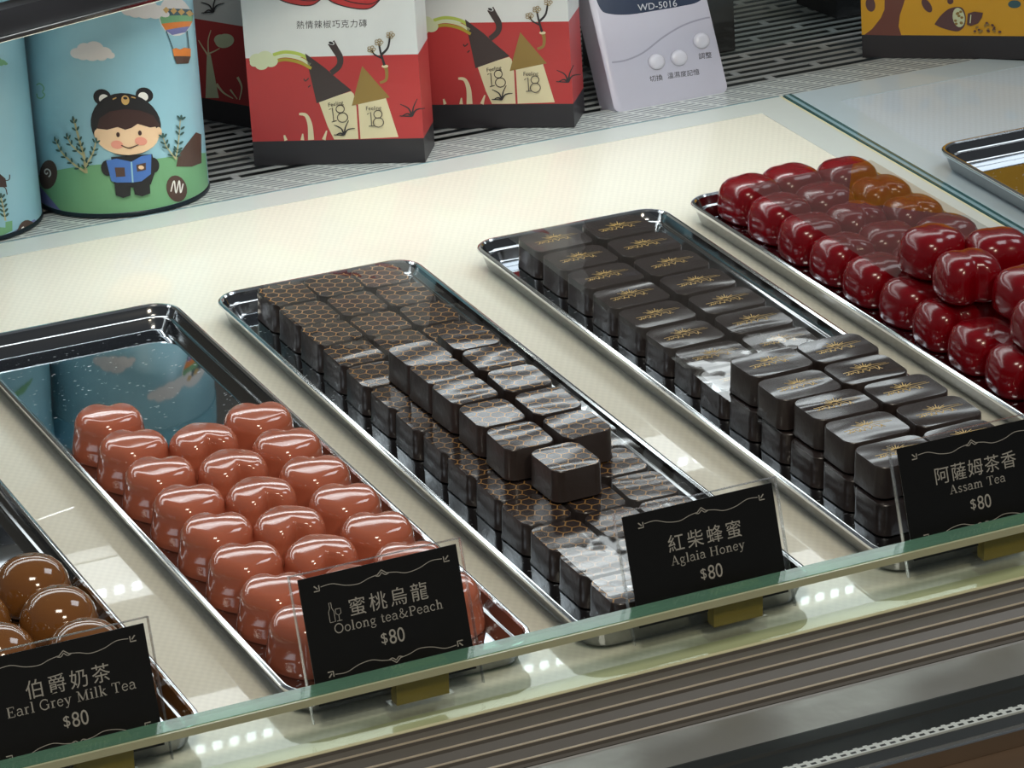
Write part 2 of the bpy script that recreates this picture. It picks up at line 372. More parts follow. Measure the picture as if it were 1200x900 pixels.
# ------------------------------------------------------------------ trays
TW, TL, TH = 0.110, 0.42156, 0.012
TR = {'A': (0.2235, -0.0009, -0.013), 'B': (0.3669, 0.0013, -0.0035), 'C': (0.4959, -0.0037, -0.0064), 'D': (0.6396, -0.0016, -0.0064), 'E': (0.7646, 0.0006, 0.0083), 'F': (0.9204, 0.0042, 0.0028)}
def T(tr, x, y, z=0.0):
    tx, ty, t = TR[tr]; c, s = math.cos(t), math.sin(t)
    return Vector((tx+c*x-s*y, ty+s*x+c*y, z))
def make_tray():
    t = thing('steel_tray', 'tray', 'tray')
    def ring(ins, z, r):
        return [(x+TW/2, y-TL/2, z) for x, y in rrect(TW-2*ins, TL-2*ins, max(r, 0.002), 7)]
    bm = bmesh.new()
    loft(bm, [ring(0.0060, 0.0006, 0.0095), ring(0.0046, 0.0012, 0.0105), ring(0.0018, 0.0095, 0.0122), ring(0.0004, 0.0098, 0.0135)], False, False)
    build('outer_wall', bm, steel, t, True)
    bm = bmesh.new()
    prof = [(0.0004, 0.0098), (-0.0001, 0.0107), (0.0000, 0.0116), (0.0008, 0.0122), (0.0018, 0.0122), (0.0026, 0.0114)]
    loft(bm, [ring(a, z, 0.014-a) for a, z in prof], False, False); build('rim', bm, steel_rim, t, True)
    bm = bmesh.new()
    prof = [(0.0026, 0.0114), (0.0042, 0.0076), (0.0049, 0.0070), (0.0060, 0.0068), (0.0066, 0.0060), (0.0082, 0.0026), (0.0092, 0.0018)]
    loft(bm, [ring(a, z, 0.014-a*0.8) for a, z in prof], False, False); build('inner_wall', bm, steel, t, True)
    bm = bmesh.new(); lo = ring(0.0092, 0.0018, 0.0066); fv = [bm.verts.new(p) for p in lo]; bm.faces.new(fv)
    lo2 = [bm.verts.new((x, y, 0.0006)) for x, y, z in ring(0.0060, 0.0006, 0.0095)]; bm.faces.new(list(reversed(lo2)))
    build('tray_floor', bm, tray_floor, t)
    return t
TLAB = {'A': 'mirror steel tray holding the caramel-brown round bonbons', 'B': 'mirror steel tray holding the pink heart bonbons, empty at its rear',
        'C': 'mirror steel tray holding the hexagon-patterned chocolates', 'D': 'mirror steel tray holding the plain dark chocolates with gold print',
        'E': 'steel tray holding the glossy cherry-red bonbons', 'F': 'empty mirror steel tray on the blue glass panel at the right edge'}
t0 = make_tray()
for k, n in enumerate('ABCDEF'):
    if k == 0: o = t0; o.location = T(n, 0, 0, 0); o.rotation_euler = (0, 0, TR[n][2]); o['label'] = TLAB[n]
    else: o = copy_tree(t0, T(n, 0, 0, 0), TR[n][2], TLAB[n])
    o['group'] = 'steel trays in a row'
    if n == 'F': o.location.z = 0.0004

ORD = ['first', 'second', 'third', 'fourth', 'fifth', 'sixth', 'seventh', 'eighth', 'ninth', 'tenth', 'eleventh', 'twelfth', 'thirteenth', 'fourteenth', 'fifteenth']
FL = 0.0019   # tray floor

# ------------------------------------------------------------------ pink hearts
def smooth_ring(p, it):
    for _ in range(it): p = [((p[i-1][0]+2*p[i][0]+p[(i+1) % len(p)][0])/4, (p[i-1][1]+2*p[i][1]+p[(i+1) % len(p)][1])/4) for i in range(len(p))]
    return p
def heart_outline(n=72):
    p = []
    for i in range(n):
        a = 2*PI*i/n; ph = (a-PI/2+PI) % (2*PI)-PI; pt = (a+PI/2+PI) % (2*PI)-PI
        r = 0.5*(1-0.44*math.exp(-(ph/0.34)**2)+0.085*math.exp(-(pt/0.30)**2)-0.03*math.exp(-((abs(pt)-0.75)/0.4)**2)+0.04*math.exp(-((abs(ph)-0.72)/0.4)**2))
        p.append((r*math.cos(a)*1.02, r*math.sin(a)))
    return p
HO = heart_outline()
def heart_mesh():
    bm = bmesh.new(); Wd, Hd = 0.0350, 0.0335; n = len(HO)
    def ring(s, z, f):
        out = []
        for k, (a, c) in enumerate(HO):
            an = math.atan2(c-0.03, a); ex, ey = 0.47*math.cos(an), 0.03+0.45*math.sin(an)
            out.append(((a*(1-f)+ex*f)*Wd*s, (0.03+(c-0.03)*(1-f)+(ey-0.03)*f)*Hd*s, z))
        return out
    rings = [ring(0.985, 0, 0), ring(1.0, 0.0006, 0), ring(0.986, 0.0035, 0), ring(0.952, 0.0075, 0), ring(0.920, 0.0110, 0), ring(0.892, 0.0140, 0)]
    r0, z0, rs, hz = 0.892, 0.0140, 0.30, 0.0072
    for k in range(1, 13):      # rounded shoulder
        t = PI/2*k/13; sc = r0-rs*(1-math.cos(t)); z = z0+hz*math.sin(t); rings.append(ring(sc, z, 0.12*(k/13)**2))
    zs, ss = rings[-1][0][2], r0-rs*(1-math.cos(PI/2*12/13))
    for k in range(1, 12):      # gently domed top
        u = k/12; sc = ss*(1-u); z = zs+0.0010*(1-(1-u)**2); rings.append(ring(max(sc, 0.02), z, 0.12*(12/13)**2+0.8*u))
    loft(bm, rings)
    return bm
pink = mat('peach_pink_chocolate', (188, 106, 80), 0.12, 0, 0.8, noise=0.05, nscale=60); nt, b = nodes_of(pink)
b.inputs['Subsurface Weight'].default_value = 0.12; b.inputs['Subsurface Radius'].default_value = (0.003, 0.0015, 0.001); b.inputs['Subsurface Scale'].default_value = 0.5
hm = build('heart_bonbon', heart_mesh(), pink, None, 'all'); hmesh = hm.data; bpy.data.objects.remove(hm)
cols = [('left', 0.0260, -0.1400, 0.0337, 8, 24), ('middle', 0.0560, -0.1830, 0.0337, 7, 178), ('right', 0.0868, -0.1725, 0.0337, 7, 24)]
for cn, x, y0, dy, n, ang in cols:
    for k in range(n):
        o = link('heart_bonbon', hmesh); o.location = T('B', x+random.uniform(-.0006, .0006), y0-k*dy+random.uniform(-.0005, .0005), FL)
        o.rotation_euler = (0, 0, -math.radians(ang)+random.uniform(-.05, .05))
        tag(o, 'pink heart bonbon, %s from the back in the %s column of its tray' % (ORD[k], cn), 'bonbon', 'pink heart bonbons')

# ------------------------------------------------------------------ caramel domes
caramel = mat('caramel_chocolate', (128, 82, 40), 0.10, 0, 0.6, noise=0.06, nscale=50)
bm = bmesh.new()
prof = [(0.0150, 0), (0.0164, 0.001), (0.0168, 0.004), (0.0166, 0.0085), (0.0155, 0.0130), (0.0136, 0.0166), (0.0108, 0.0194), (0.0072, 0.0212), (0.0036, 0.0220), (0.0006, 0.0222)]
loft(bm, [[(r*math.cos(2*PI*i/40), r*math.sin(2*PI*i/40), z) for i in range(40)] for r, z in prof])
cm = build('caramel_bonbon', bm, caramel, None, 'all'); cmesh = cm.data; bpy.data.objects.remove(cm)
for cn, x, y0, n in (('right', 0.0882, -0.2690, 4), ('middle', 0.0545, -0.2900, 4)):
    for k in range(n):
        o = link('caramel_bonbon', cmesh); o.location = T('A', x, y0-k*0.0345, FL)
        tag(o, 'glossy caramel-brown round bonbon, %s from the back in the %s column' % (ORD[k], cn), 'bonbon', 'caramel round bonbons')

# ------------------------------------------------------------------ square chocolates
def choc_mat(name, hexes):
    m = mat(name, (52, 44, 44), 0.16, 0, 0.15, noise=0.10, nscale=300); nt, b = nodes_of(m)
    b.inputs['Roughness'].default_value = 0.15
    tc = nt.nodes.new('ShaderNodeTexCoord'); oi = nt.nodes.new('ShaderNodeObjectInfo')
    off = nt.nodes.new('ShaderNodeVectorMath'); off.operation = 'MULTIPLY'; cb = nt.nodes.new('ShaderNodeCombineXYZ')
    nt.links.new(oi.outputs['Random'], cb.inputs[0]); nt.links.new(math_n(nt, 'MULTIPLY', oi.outputs['Random'], 7.7), cb.inputs[1]); nt.links.new(math_n(nt, 'MULTIPLY', oi.outputs['Random'], 3.1), cb.inputs[2])
    ad = nt.nodes.new('ShaderNodeVectorMath'); ad.operation = 'ADD'; nt.links.new(tc.outputs['Object'], ad.inputs[0]); nt.links.new(cb.outputs[0], ad.inputs[1])
    # foil-like buckled surface
    mpn = nt.nodes.new('ShaderNodeMapping'); mpn.inputs['Scale'].default_value = (0.45, 1.3, 1); mpn.inputs['Rotation'].default_value = (0, 0, 0.25); nt.links.new(ad.outputs[0], mpn.inputs[0])
    nz = nt.nodes.new('ShaderNodeTexNoise'); nz.inputs['Scale'].default_value = 48; nz.inputs['Detail'].default_value = 0.0; nz.inputs['Distortion'].default_value = 0.3; nt.links.new(mpn.outputs[0], nz.inputs['Vector'])
    bp = nt.nodes.new('ShaderNodeBump'); bp.inputs['Distance'].default_value = 0.0016; nt.links.new(nz.outputs['Fac'], bp.inputs['Height'])
    nt.links.new(bp.outputs['Normal'], b.inputs['Normal']); nt.links.new(bp.outputs['Normal'], b.inputs['Coat Normal'])
    if hexes:
        # flat-topped hexagon lattice
        s = 0.0064
        sc = nt.nodes.new('ShaderNodeVectorMath'); sc.operation = 'SCALE'; sc.inputs['Scale'].default_value = 1/s; nt.links.new(ad.outputs[0], sc.inputs[0])
        sp = nt.nodes.new('ShaderNodeSeparateXYZ'); nt.links.new(sc.outputs[0], sp.inputs[0])
        X = math_n(nt, 'ADD', sp.outputs[1], 1000.0); Y = math_n(nt, 'ADD', sp.outputs[0], 1732.0)   # swapped: flats to back and front
        rt3 = 1.7320508
        ax = math_n(nt, 'SUBTRACT', math_n(nt, 'MODULO', X, 1.0), 0.5); ay = math_n(nt, 'SUBTRACT', math_n(nt, 'MODULO', Y, rt3), rt3/2)
        bx = math_n(nt, 'SUBTRACT', math_n(nt, 'MODULO', math_n(nt, 'SUBTRACT', X, 0.5), 1.0), 0.5); by = math_n(nt, 'SUBTRACT', math_n(nt, 'MODULO', math_n(nt, 'SUBTRACT', Y, rt3/2), rt3), rt3/2)
        def hd(px, py):
            px = math_n(nt, 'ABSOLUTE', px); py = math_n(nt, 'ABSOLUTE', py)
            return math_n(nt, 'MAXIMUM', px, math_n(nt, 'ADD', math_n(nt, 'MULTIPLY', px, 0.5), math_n(nt, 'MULTIPLY', py, 0.8660254)))
        d = math_n(nt, 'MINIMUM', hd(ax, ay), hd(bx, by))
        mask = math_n(nt, 'GREATER_THAN', d, 0.455)
        old = b.inputs['Base Color'].links[0].from_socket
        mx = nt.nodes.new('ShaderNodeMix'); mx.data_type = 'RGBA'; nt.links.new(mask, mx.inputs[0]); nt.links.new(old, mx.inputs[6]); mx.inputs[7].default_value = srgb(172, 130, 76)
        nt.links.new(mx.outputs[2], b.inputs['Base Color'])
    return m
choc_side = mat('dark_chocolate_side', (50, 42, 40), 0.32, 0, 0.1, noise=0.12, nscale=160, bump=0.0004)
hex_top = choc_mat('hexagon_print_top', True)
plain_top = choc_mat('plain_glossy_top', False)
gold = mat('gold_print', (206, 172, 92), 0.35, 0.1, noise=0.2, nscale=900)
def choc_bm(w, d, h, r):
    bm = bmesh.new()
    rg = lambda s, z: [(x, y, z) for x, y in rrect(w-2*s, d-2*s, r, 6)]
    vr = loft(bm, [rg(0.0003, 0), rg(-0.0003, 0.0005), rg(0.0, 0.002), rg(0.0002, h-0.0004), rg(0.0005, h)], True, True)
    for f in bm.faces:
        if abs(f.normal.z) > 0.9 and f.calc_center_median().z > h-0.001: f.material_index = 1
    bm.normal_update()
    for f in bm.faces:
        if f.calc_center_median().z > h-1e-5: f.material_index = 1
    return bm
HX = (0.0245, 0.0272, 0.0150)
hxo = build('hexagon_chocolate', choc_bm(*HX, 0.0052), [choc_side, hex_top], None, True); hxmesh = hxo.data; bpy.data.objects.remove(hxo)
def hexchoc(x, y, z, label, rz=0.0):
    o = link('hexagon_chocolate', hxmesh); o.location = T('C', x, y, z); o.rotation_euler = (0, 0, TR['C'][2]+rz)
    return tag(o, label, 'chocolate', 'hexagon-patterned chocolates')
HX_COL = (('left', 0.0300), ('middle', 0.0557), ('right', 0.0815))
for cn, x in HX_COL:
    for k in range(14):
        y = -0.0280-k*0.0286
        if cn != 'left' and k == 13: continue
        if cn != 'left' and k > 9: x2 = x+0.001
        else: x2 = x
        hexchoc(x2+random.uniform(-.0007, .0007), y+random.uniform(-.0005, .0005), FL, 'hexagon-patterned dark chocolate in the bottom layer, %s from the back, %s column' % (ORD[k], cn), random.uniform(-.04, .04))
Z2 = FL+HX[2]+0.0009
for k, y in enumerate((-0.1640, -0.1885, -0.2135, -0.2425, -0.2715)):
    hexchoc(0.0424, y, Z2, 'hexagon-patterned dark chocolate in the upper layer, %s from the back on the left side' % ORD[k], random.uniform(-.04, .04))
for k, y in enumerate((-0.1570, -0.1850, -0.2125, -0.2425, -0.2720)):
    hexchoc(0.0704, y, Z2, 'hexagon-patterned dark chocolate in the upper layer, %s from the back on the right side' % ORD[k], random.uniform(-.04, .04))
hexchoc(0.0503, -0.3015, Z2, 'hexagon-patterned dark chocolate alone at the front of the upper layer', 0.03)

AX = (0.0338, 0.0262, 0.0150)
def emblem(bm, h, mi):
    """small gold spray of rays over a line of script"""
    def quad(p, q, w):
        p = (p[0]*1.22, p[1]*1.25); q = (q[0]*1.22, q[1]*1.25)
        dx, dy = q[0]-p[0], q[1]-p[1]; d = math.hypot(dx, dy); ox, oy = -dy/d*w/2, dx/d*w/2
        f = bm.faces.new([bm.verts.new((a, b, h)) for a, b in ((p[0]-ox, p[1]-oy), (q[0]-ox*0.5, q[1]-oy*0.5), (q[0]+ox*0.5, q[1]+oy*0.5), (p[0]+ox, p[1]+oy))]); f.material_index = mi
    for k in range(9):
        a = PI*(0.06+0.88*k/8); L = 0.0030+0.0012*(k % 2)
        quad((0.0010*math.cos(a), 0.0016+0.0005*math.sin(a)), (L*1.25*math.cos(a), 0.0016+L*math.sin(a)), 0.0006)
    quad((-0.0095, 0.0002), (0.0108, 0.0010), 0.0005)
    rnd = random.Random(3); x = -0.0092; prev = (x, -0.0016)
    while x < 0.0060:
        x += 0.0005; nx = (x, -0.0013+rnd.choice((-1, 1))*rnd.uniform(0.0003, 0.0012)); quad(prev, nx, 0.00055); prev = nx
    quad((0.0030, 0.0024), (0.0100, 0.0020), 0.0004)
bm = choc_bm(*AX, 0.0055)
for f in bm.faces: pass
emblem(bm, AX[2]+0.00006, 2)
me = bpy.data.meshes.new('gold_print_chocolate'); bm.to_mesh(me); bm.free()
for p in me.polygons: p.use_smooth = True
me.set_sharp_from_angle(angle=math.radians(38))
for m_ in (choc_side, plain_top, gold): me.materials.append(m_)
axmesh = me
def assam(x, y, z, label, rz=0.0):
    o = link('gold_print_chocolate', axmesh); o.location = T('D', x, y, z); o.rotation_euler = (0, 0, TR['D'][2]+rz)
    return tag(o, label, 'chocolate', 'plain dark chocolates with gold print')
for cn, x in (('left', 0.0352), ('right', 0.0725)):
    for k in range(13):
        y = -0.0290-k*0.0287
        assam(x+random.uniform(-.0008, .0008), y+random.uniform(-.0004, .0004), FL, 'gold-printed dark chocolate in the bottom layer, %s from the back, %s column' % (ORD[k], cn), random.uniform(-.035, .035))
for k, (y, dx) in enumerate(((-0.2550, 0), (-0.2845, -0.0018), (-0.3115, 0.002), (-0.3400, 0.0015), (-0.3690, 0.0002))):
    assam(0.0368+dx, y, Z2, 'gold-printed dark chocolate in the upper layer, %s from the back on the left side' % ORD[k], random.uniform(-.05, .05))
for k, (y, dx) in enumerate(((-0.2550, 0), (-0.2832, -0.0015), (-0.3115, 0.003), (-0.3400, 0.0032), (-0.3690, 0.0))):
    assam(0.0718+dx, y, Z2, 'gold-printed dark chocolate in the upper layer, %s from the back on the right side' % ORD[k], random.uniform(-.05, .05))

# ------------------------------------------------------------------ cherry bonbons
red = mat('cherry_red_glaze', (122, 3, 16), 0.20, 0, 0.22, noise=0.18, nscale=90); nt, b = nodes_of(red)
tc = nt.nodes.new('ShaderNodeTexCoord'); oi = nt.nodes.new('ShaderNodeObjectInfo'); ad = nt.nodes.new('ShaderNodeVectorMath'); ad.operation = 'ADD'
nt.links.new(tc.outputs['Object'], ad.inputs[0]); nt.links.new(oi.outputs['Random'], ad.inputs[1])
vz = nt.nodes.new('ShaderNodeTexVoronoi'); vz.feature = 'SMOOTH_F1'; vz.inputs['Scale'].default_value = 95; vz.inputs['Smoothness'].default_value = 0.6; nt.links.new(ad.outputs[0], vz.inputs['Vector'])
bp = nt.nodes.new('ShaderNodeBump'); bp.inputs['Distance'].default_value = 0.00022; nt.links.new(vz.outputs['Distance'], bp.inputs['Height']); nt.links.new(bp.outputs['Normal'], b.inputs['Normal']); nt.links.new(bp.outputs['Normal'], b.inputs['Coat Normal'])
def cherry_mesh(crease):
    bm = bmesh.new(); n = 48
    prof = [(0.80, 0), (0.90, 0.0007), (0.985, 0.0030), (1.0, 0.0072), (0.985, 0.0116), (0.94, 0.0152), (0.86, 0.0181), (0.73, 0.0201), (0.55, 0.0213), (0.36, 0.0219), (0.18, 0.02215), (0.03, 0.0222)]
    rings = []
    for s, z in prof:
        ring = []
        for i in range(n):
            a = 2*PI*i/n; ca, sa = math.cos(a), math.sin(a)
            rad = 0.0158/((abs(ca)**2.8+abs(sa)**2.8)**(1/2.8))
            d1 = (a-1.5*PI+PI) % (2*PI)-PI; d2 = (a-0.5*PI+PI) % (2*PI)-PI
            k = 1-crease*math.exp(-(d1/0.30)**2)-0.35*crease*math.exp(-(d2/0.30)**2)
            dz = -0.10*crease*z*math.exp(-(ca*s/0.22)**2) if s < 0.97 else 0
            ring.append((rad*s*k*ca*1.02, rad*s*k*sa*0.98, z+dz))
        rings.append(ring)
    loft(bm, rings); o = build('cherry_bonbon', bm, red, None, 'all'); m = o.data; bpy.data.objects.remove(o); return m
ch_a, ch_b = cherry_mesh(0.07), cherry_mesh(0.24)
def cherry(x, y, z, rz, me, label):
    o = link('cherry_bonbon', me); o.location = T('E', x, y, z); o.rotation_euler = (0, 0, rz)
    tag(o, label, 'bonbon', 'cherry-red bonbons')
for cn, x, y0, n in (('left', 0.0305, -0.0190, 12), ('middle', 0.0585, -0.0160, 12), ('right', 0.0885, -0.0220, 12)):
    for k in range(n):
        cherry(x+random.uniform(-.001, .001), y0-0.0326*k, FL, random.uniform(-.25, .25)+(PI if random.random() < .4 else 0), ch_a if random.random() < .7 else ch_b, 'glossy cherry-red bonbon in the bottom layer, %s from the back, %s column' % (ORD[k], cn))
ZC = 0.0249
for x, y, rz, me, lb in ((0.0430, -0.1795, 0.2, ch_a, 'cherry-red bonbon at the back left of the upper layer'),
                         (0.0680, -0.1990, -0.2, ch_a, 'cherry-red bonbon in the upper layer behind the deeply creased one'),
                         (0.0400, -0.2160, -0.15, ch_b, 'deeply creased cherry-red bonbon on the left of the upper layer'),
                         (0.0540, -0.2480, 0.1, ch_a, 'cherry-red bonbon in the upper layer, just in front of the deeply creased one'),
                         (0.0830, -0.2330, 0.3, ch_a, 'cherry-red bonbon in the upper layer at the right edge of the photo'),
                         (0.0400, -0.2850, -0.1, ch_b, 'frontmost cherry-red bonbon of the upper layer, at the right edge of the photo'),
                         (0.0860, -0.2680, 0.3, ch_a, 'cherry-red bonbon of the upper layer cut off by the right edge')):
    cherry(x, y, ZC, rz, me, lb)

# ------------------------------------------------------------------ clear plastic sheets between the layers
film = clear_mat('clear_plastic_film', (0.97, 0.965, 0.96), 0.045, 1.2, 0.03, 0.0003, 28.0)
film_flat = clear_mat('clear_flat_film', (0.97, 0.965, 0.96), 0.045, 2.5, 0.02, 0.0001, 15.0)
def sheet(tr, x0, x1, y0, y1, z, wav, label, m):
    bm = bmesh.new(); nx, ny = 14, 46; g = []
    for i in range(nx+1):
        for j in range(ny+1):
            x = x0+(x1-x0)*i/nx; y = y0+(y1-y0)*j/ny
            p = T(tr, x, y, z+wav*(math.sin(x*190+y*60)*math.sin(y*140+x*40)*0.5+0.5)); g.append(bm.verts.new(p))
    for i in range(nx):
        for j in range(ny):
            a = i*(ny+1)+j; bm.faces.new((g[a], g[a+ny+1], g[a+ny+2], g[a+1]))
    return tag(build('plastic_sheet', bm, m, None, 'all'), label, 'plastic sheet')
sheet('C', 0.0195, 0.0990, -0.4050, -0.0135, FL+HX[2]+0.00025, 0.0005, 'clear plastic sheet lying on the bottom layer of hexagon-patterned chocolates', film)
sheet('D', 0.0148, 0.0945, -0.4000, -0.0135, FL+AX[2]+0.00025, 0.0005, 'clear plastic sheet lying on the bottom layer of plain gold-printed chocolates', film)
sheet('E', 0.0225, 0.0985, -0.4050, -0.0290, 0.0244, 0.0002, 'clear plastic sheet lying on the bottom layer of cherry-red bonbons', film_flat)

# ------------------------------------------------------------------ price cards
acry = clear_mat('clear_acrylic', (0.985, 0.985, 0.985), 0.045, 0.55, 0.04)
acry_edge = clear_mat('acrylic_edge', (0.93, 0.95, 0.95), 0.30, 1.0, 0.2)
card_black = mat('matte_black_card', (9, 10, 11), 0.42, spec=0.35, noise=0.3, nscale=260, bump=0.00003)
print_grey = mat('pale_grey_print', (158, 155, 148), 0.55)
brass = mat('dull_brass_block', (146, 126, 56), 0.38, 0.15, noise=0.15, nscale=40)
TK, TN = 0.082, 0.034
def arc(cx, cy, rx, ry, a0, a1, n=10): return [(cx+rx*math.cos(math.radians(a0+(a1-a0)*i/n)), cy+ry*math.sin(math.radians(a0+(a1-a0)*i/n))) for i in range(n+1)]
GL = {  # hand-drawn serif letters: advance, [(points, width)]
 'E': (.62, [([(.16, 0), (.16, .66)], TK+.01), ([(.06, .645), (.52, .645)], TN), ([(.52, .66), (.52, .50)], TN), ([(.16, .34), (.40, .34)], TN), ([(.40, .26), (.40, .42)], TN), ([(.06, .015), (.54, .015)], TN), ([(.54, 0), (.54, .17)], TN)]),
 'G': (.70, [(arc(.36, .33, .29, .32, 50, 315, 18), .06), ([(.57, .47), (.57, .62)], TN), ([(.58, .04), (.58, .30)], TK), ([(.46, .30), (.66, .30)], TN)]),
 'M': (.86, [([(.16, 0), (.16, .66)], TN), ([(.16, .64), (.43, .04)], TK), ([(.43, .04), (.70, .64)], TN), ([(.70, 0), (.70, .66)], TK), ([(.05, .015), (.27, .015)], TN), ([(.58, .015), (.82, .015)], TN), ([(.05, .645), (.17, .645)], TN), ([(.69, .645), (.82, .645)], TN)]),
 'T': (.64, [([(.32, 0), (.32, .66)], TK), ([(.06, .645), (.58, .645)], TN), ([(.06, .66), (.06, .49)], TN), ([(.58, .66), (.58, .49)], TN), ([(.20, .015), (.44, .015)], TN)]),
 'O': (.74, [(arc(.37, .33, .30, .32, 0, 360, 24), .062)]),
 'P': (.60, [([(.16, 0), (.16, .66)], TK), ([(.06, .645), (.32, .645)], TN), (arc(.32, .48, .20, .165, 90, -90, 12), .06), ([(.32, .315), (.16, .315)], TN), ([(.06, .015), (.30, .015)], TN)]),
 'A': (.70, [([(.12, 0), (.35, .67)], TN), ([(.35, .67), (.58, 0)], TK), ([(.20, .23), (.50, .23)], TN), ([(.03, .015), (.24, .015)], TN), ([(.46, .015), (.69, .015)], TN)]),
 'H': (.78, [([(.16, 0), (.16, .66)], TK), ([(.61, 0), (.61, .66)], TK), ([(.16, .34), (.61, .34)], TN), ([(.05, .015), (.28, .015)], TN), ([(.50, .015), (.73, .015)], TN), ([(.05, .645), (.28, .645)], TN), ([(.50, .645), (.73, .645)], TN)]),
 'a': (.48, [(arc(.22, .30, .15, .14, 160, 0, 8)+[(.37, .03), (.46, .02)], .062), (arc(.19, .13, .14, .12, 80, 320, 12)+[(.37, .10)], .045), ([(.19, .25), (.37, .27)], TN)]),
 'r': (.40, [([(.14, 0), (.14, .44)], TK), ([(.04, .425), (.14, .43)], TN), ([(.14, .30), (.22, .42), (.35, .42)], .05), ([(.04, .015), (.27, .015)], TN)]),
 'l': (.28, [([(.14, 0), (.14, .70)], TK), ([(.04, .685), (.14, .69)], TN), ([(.03, .015), (.25, .015)], TN)]),
 'e': (.46, [(arc(.23, .225, .18, .215, 5, 325, 18), .052), ([(.06, .24), (.41, .24)], TN)]),
 'y': (.50, [([(.09, .43), (.25, .03)], TK), ([(.41, .43), (.22, -.10), (.12, -.18), (.05, -.15)], TN+.01), ([(.01, .425), (.18, .425)], TN), ([(.33, .425), (.49, .425)], TN)]),
 'i': (.28, [([(.14, 0), (.14, .44)], TK), ([(.04, .425), (.14, .43)], TN), ([(.03, .015), (.25, .015)], TN), ([(.14, .56), (.14, .65)], .09)]),
 'k': (.54, [([(.14, 0), (.14, .70)], TK), ([(.04, .685), (.14, .69)], TN), ([(.14, .17), (.40, .42)], TN), ([(.23, .26), (.44, .02)], TK), ([(.03, .015), (.25, .015)], TN), ([(.36, .015), (.52, .015)], TN), ([(.30, .425), (.48, .425)], TN)]),
 'o': (.50, [(arc(.25, .22, .19, .21, 0, 360, 20), .055)]),
 'n': (.56, [([(.14, 0), (.14, .44)], TK), ([(.04, .425), (.14, .43)], TN), ([(.14, .30), (.25, .42), (.36, .41), (.41, .30), (.41, 0)], .066), ([(.03, .015), (.25, .015)], TN), ([(.31, .015), (.52, .015)], TN)]),
 'm': (.84, [([(.14, 0), (.14, .44)], TK), ([(.04, .425), (.14, .43)], TN), ([(.14, .30), (.25, .42), (.35, .41), (.40, .30), (.40, 0)], .066), ([(.40, .30), (.52, .42), (.62, .41), (.67, .30), (.67, 0)], .066), ([(.03, .015), (.25, .015)], TN), ([(.31, .015), (.50, .015)], TN), ([(.58, .015), (.79, .015)], TN)]),
 'g': (.48, [(arc(.21, .29, .14, .145, 0, 360, 16), .05), ([(.33, .38), (.45, .44)], TN), ([(.14, .16), (.10, .08), (.30, .03), (.40, -.05), (.34, -.16), (.18, -.19), (.06, -.13), (.10, -.02)], .042)]),
 't': (.34, [([(.16, .58), (.16, .10), (.20, .03), (.31, .05)], .06), ([(.05, .425), (.30, .425)], TN)]),
 'c': (.44, [(arc(.24, .22, .18, .21, 45, 320, 16), .055), ([(.36, .30), (.36, .38)], .06)]),
 'h': (.56, [([(.14, 0), (.14, .70)], TK), ([(.04, .685), (.14, .69)], TN), ([(.14, .30), (.25, .42), (.36, .41), (.41, .30), (.41, 0)], .066), ([(.03, .015), (.25, .015)], TN), ([(.31, .015), (.52, .015)], TN)]),
 's': (.40, [([(.33, .37), (.22, .43), (.09, .36), (.14, .26), (.29, .19), (.33, .09), (.20, .01), (.06, .07)], .055)]),
 '&': (.76, [([(.70, .40), (.48, .10), (.27, .0), (.09, .13), (.17, .31), (.38, .46), (.36, .63), (.25, .66), (.17, .55), (.28, .36), (.55, .05), (.70, .02)], .055)]),
 ' ': (.26, [])}
def serif(art, body, cx, y, size, m):
    adv = sum(GL[c][0] for c in body)+0.03*len(body); x = cx-adv*size/2
    for c in body:
        a, st = GL[c]
        for pts, w in st: art.stroke([(x+px*size, y+py*size) for px, py in pts], w*size*1.15, m, smooth=False if len(pts) < 3 or len(pts) > 9 else True)
        x += (a+0.03)*size
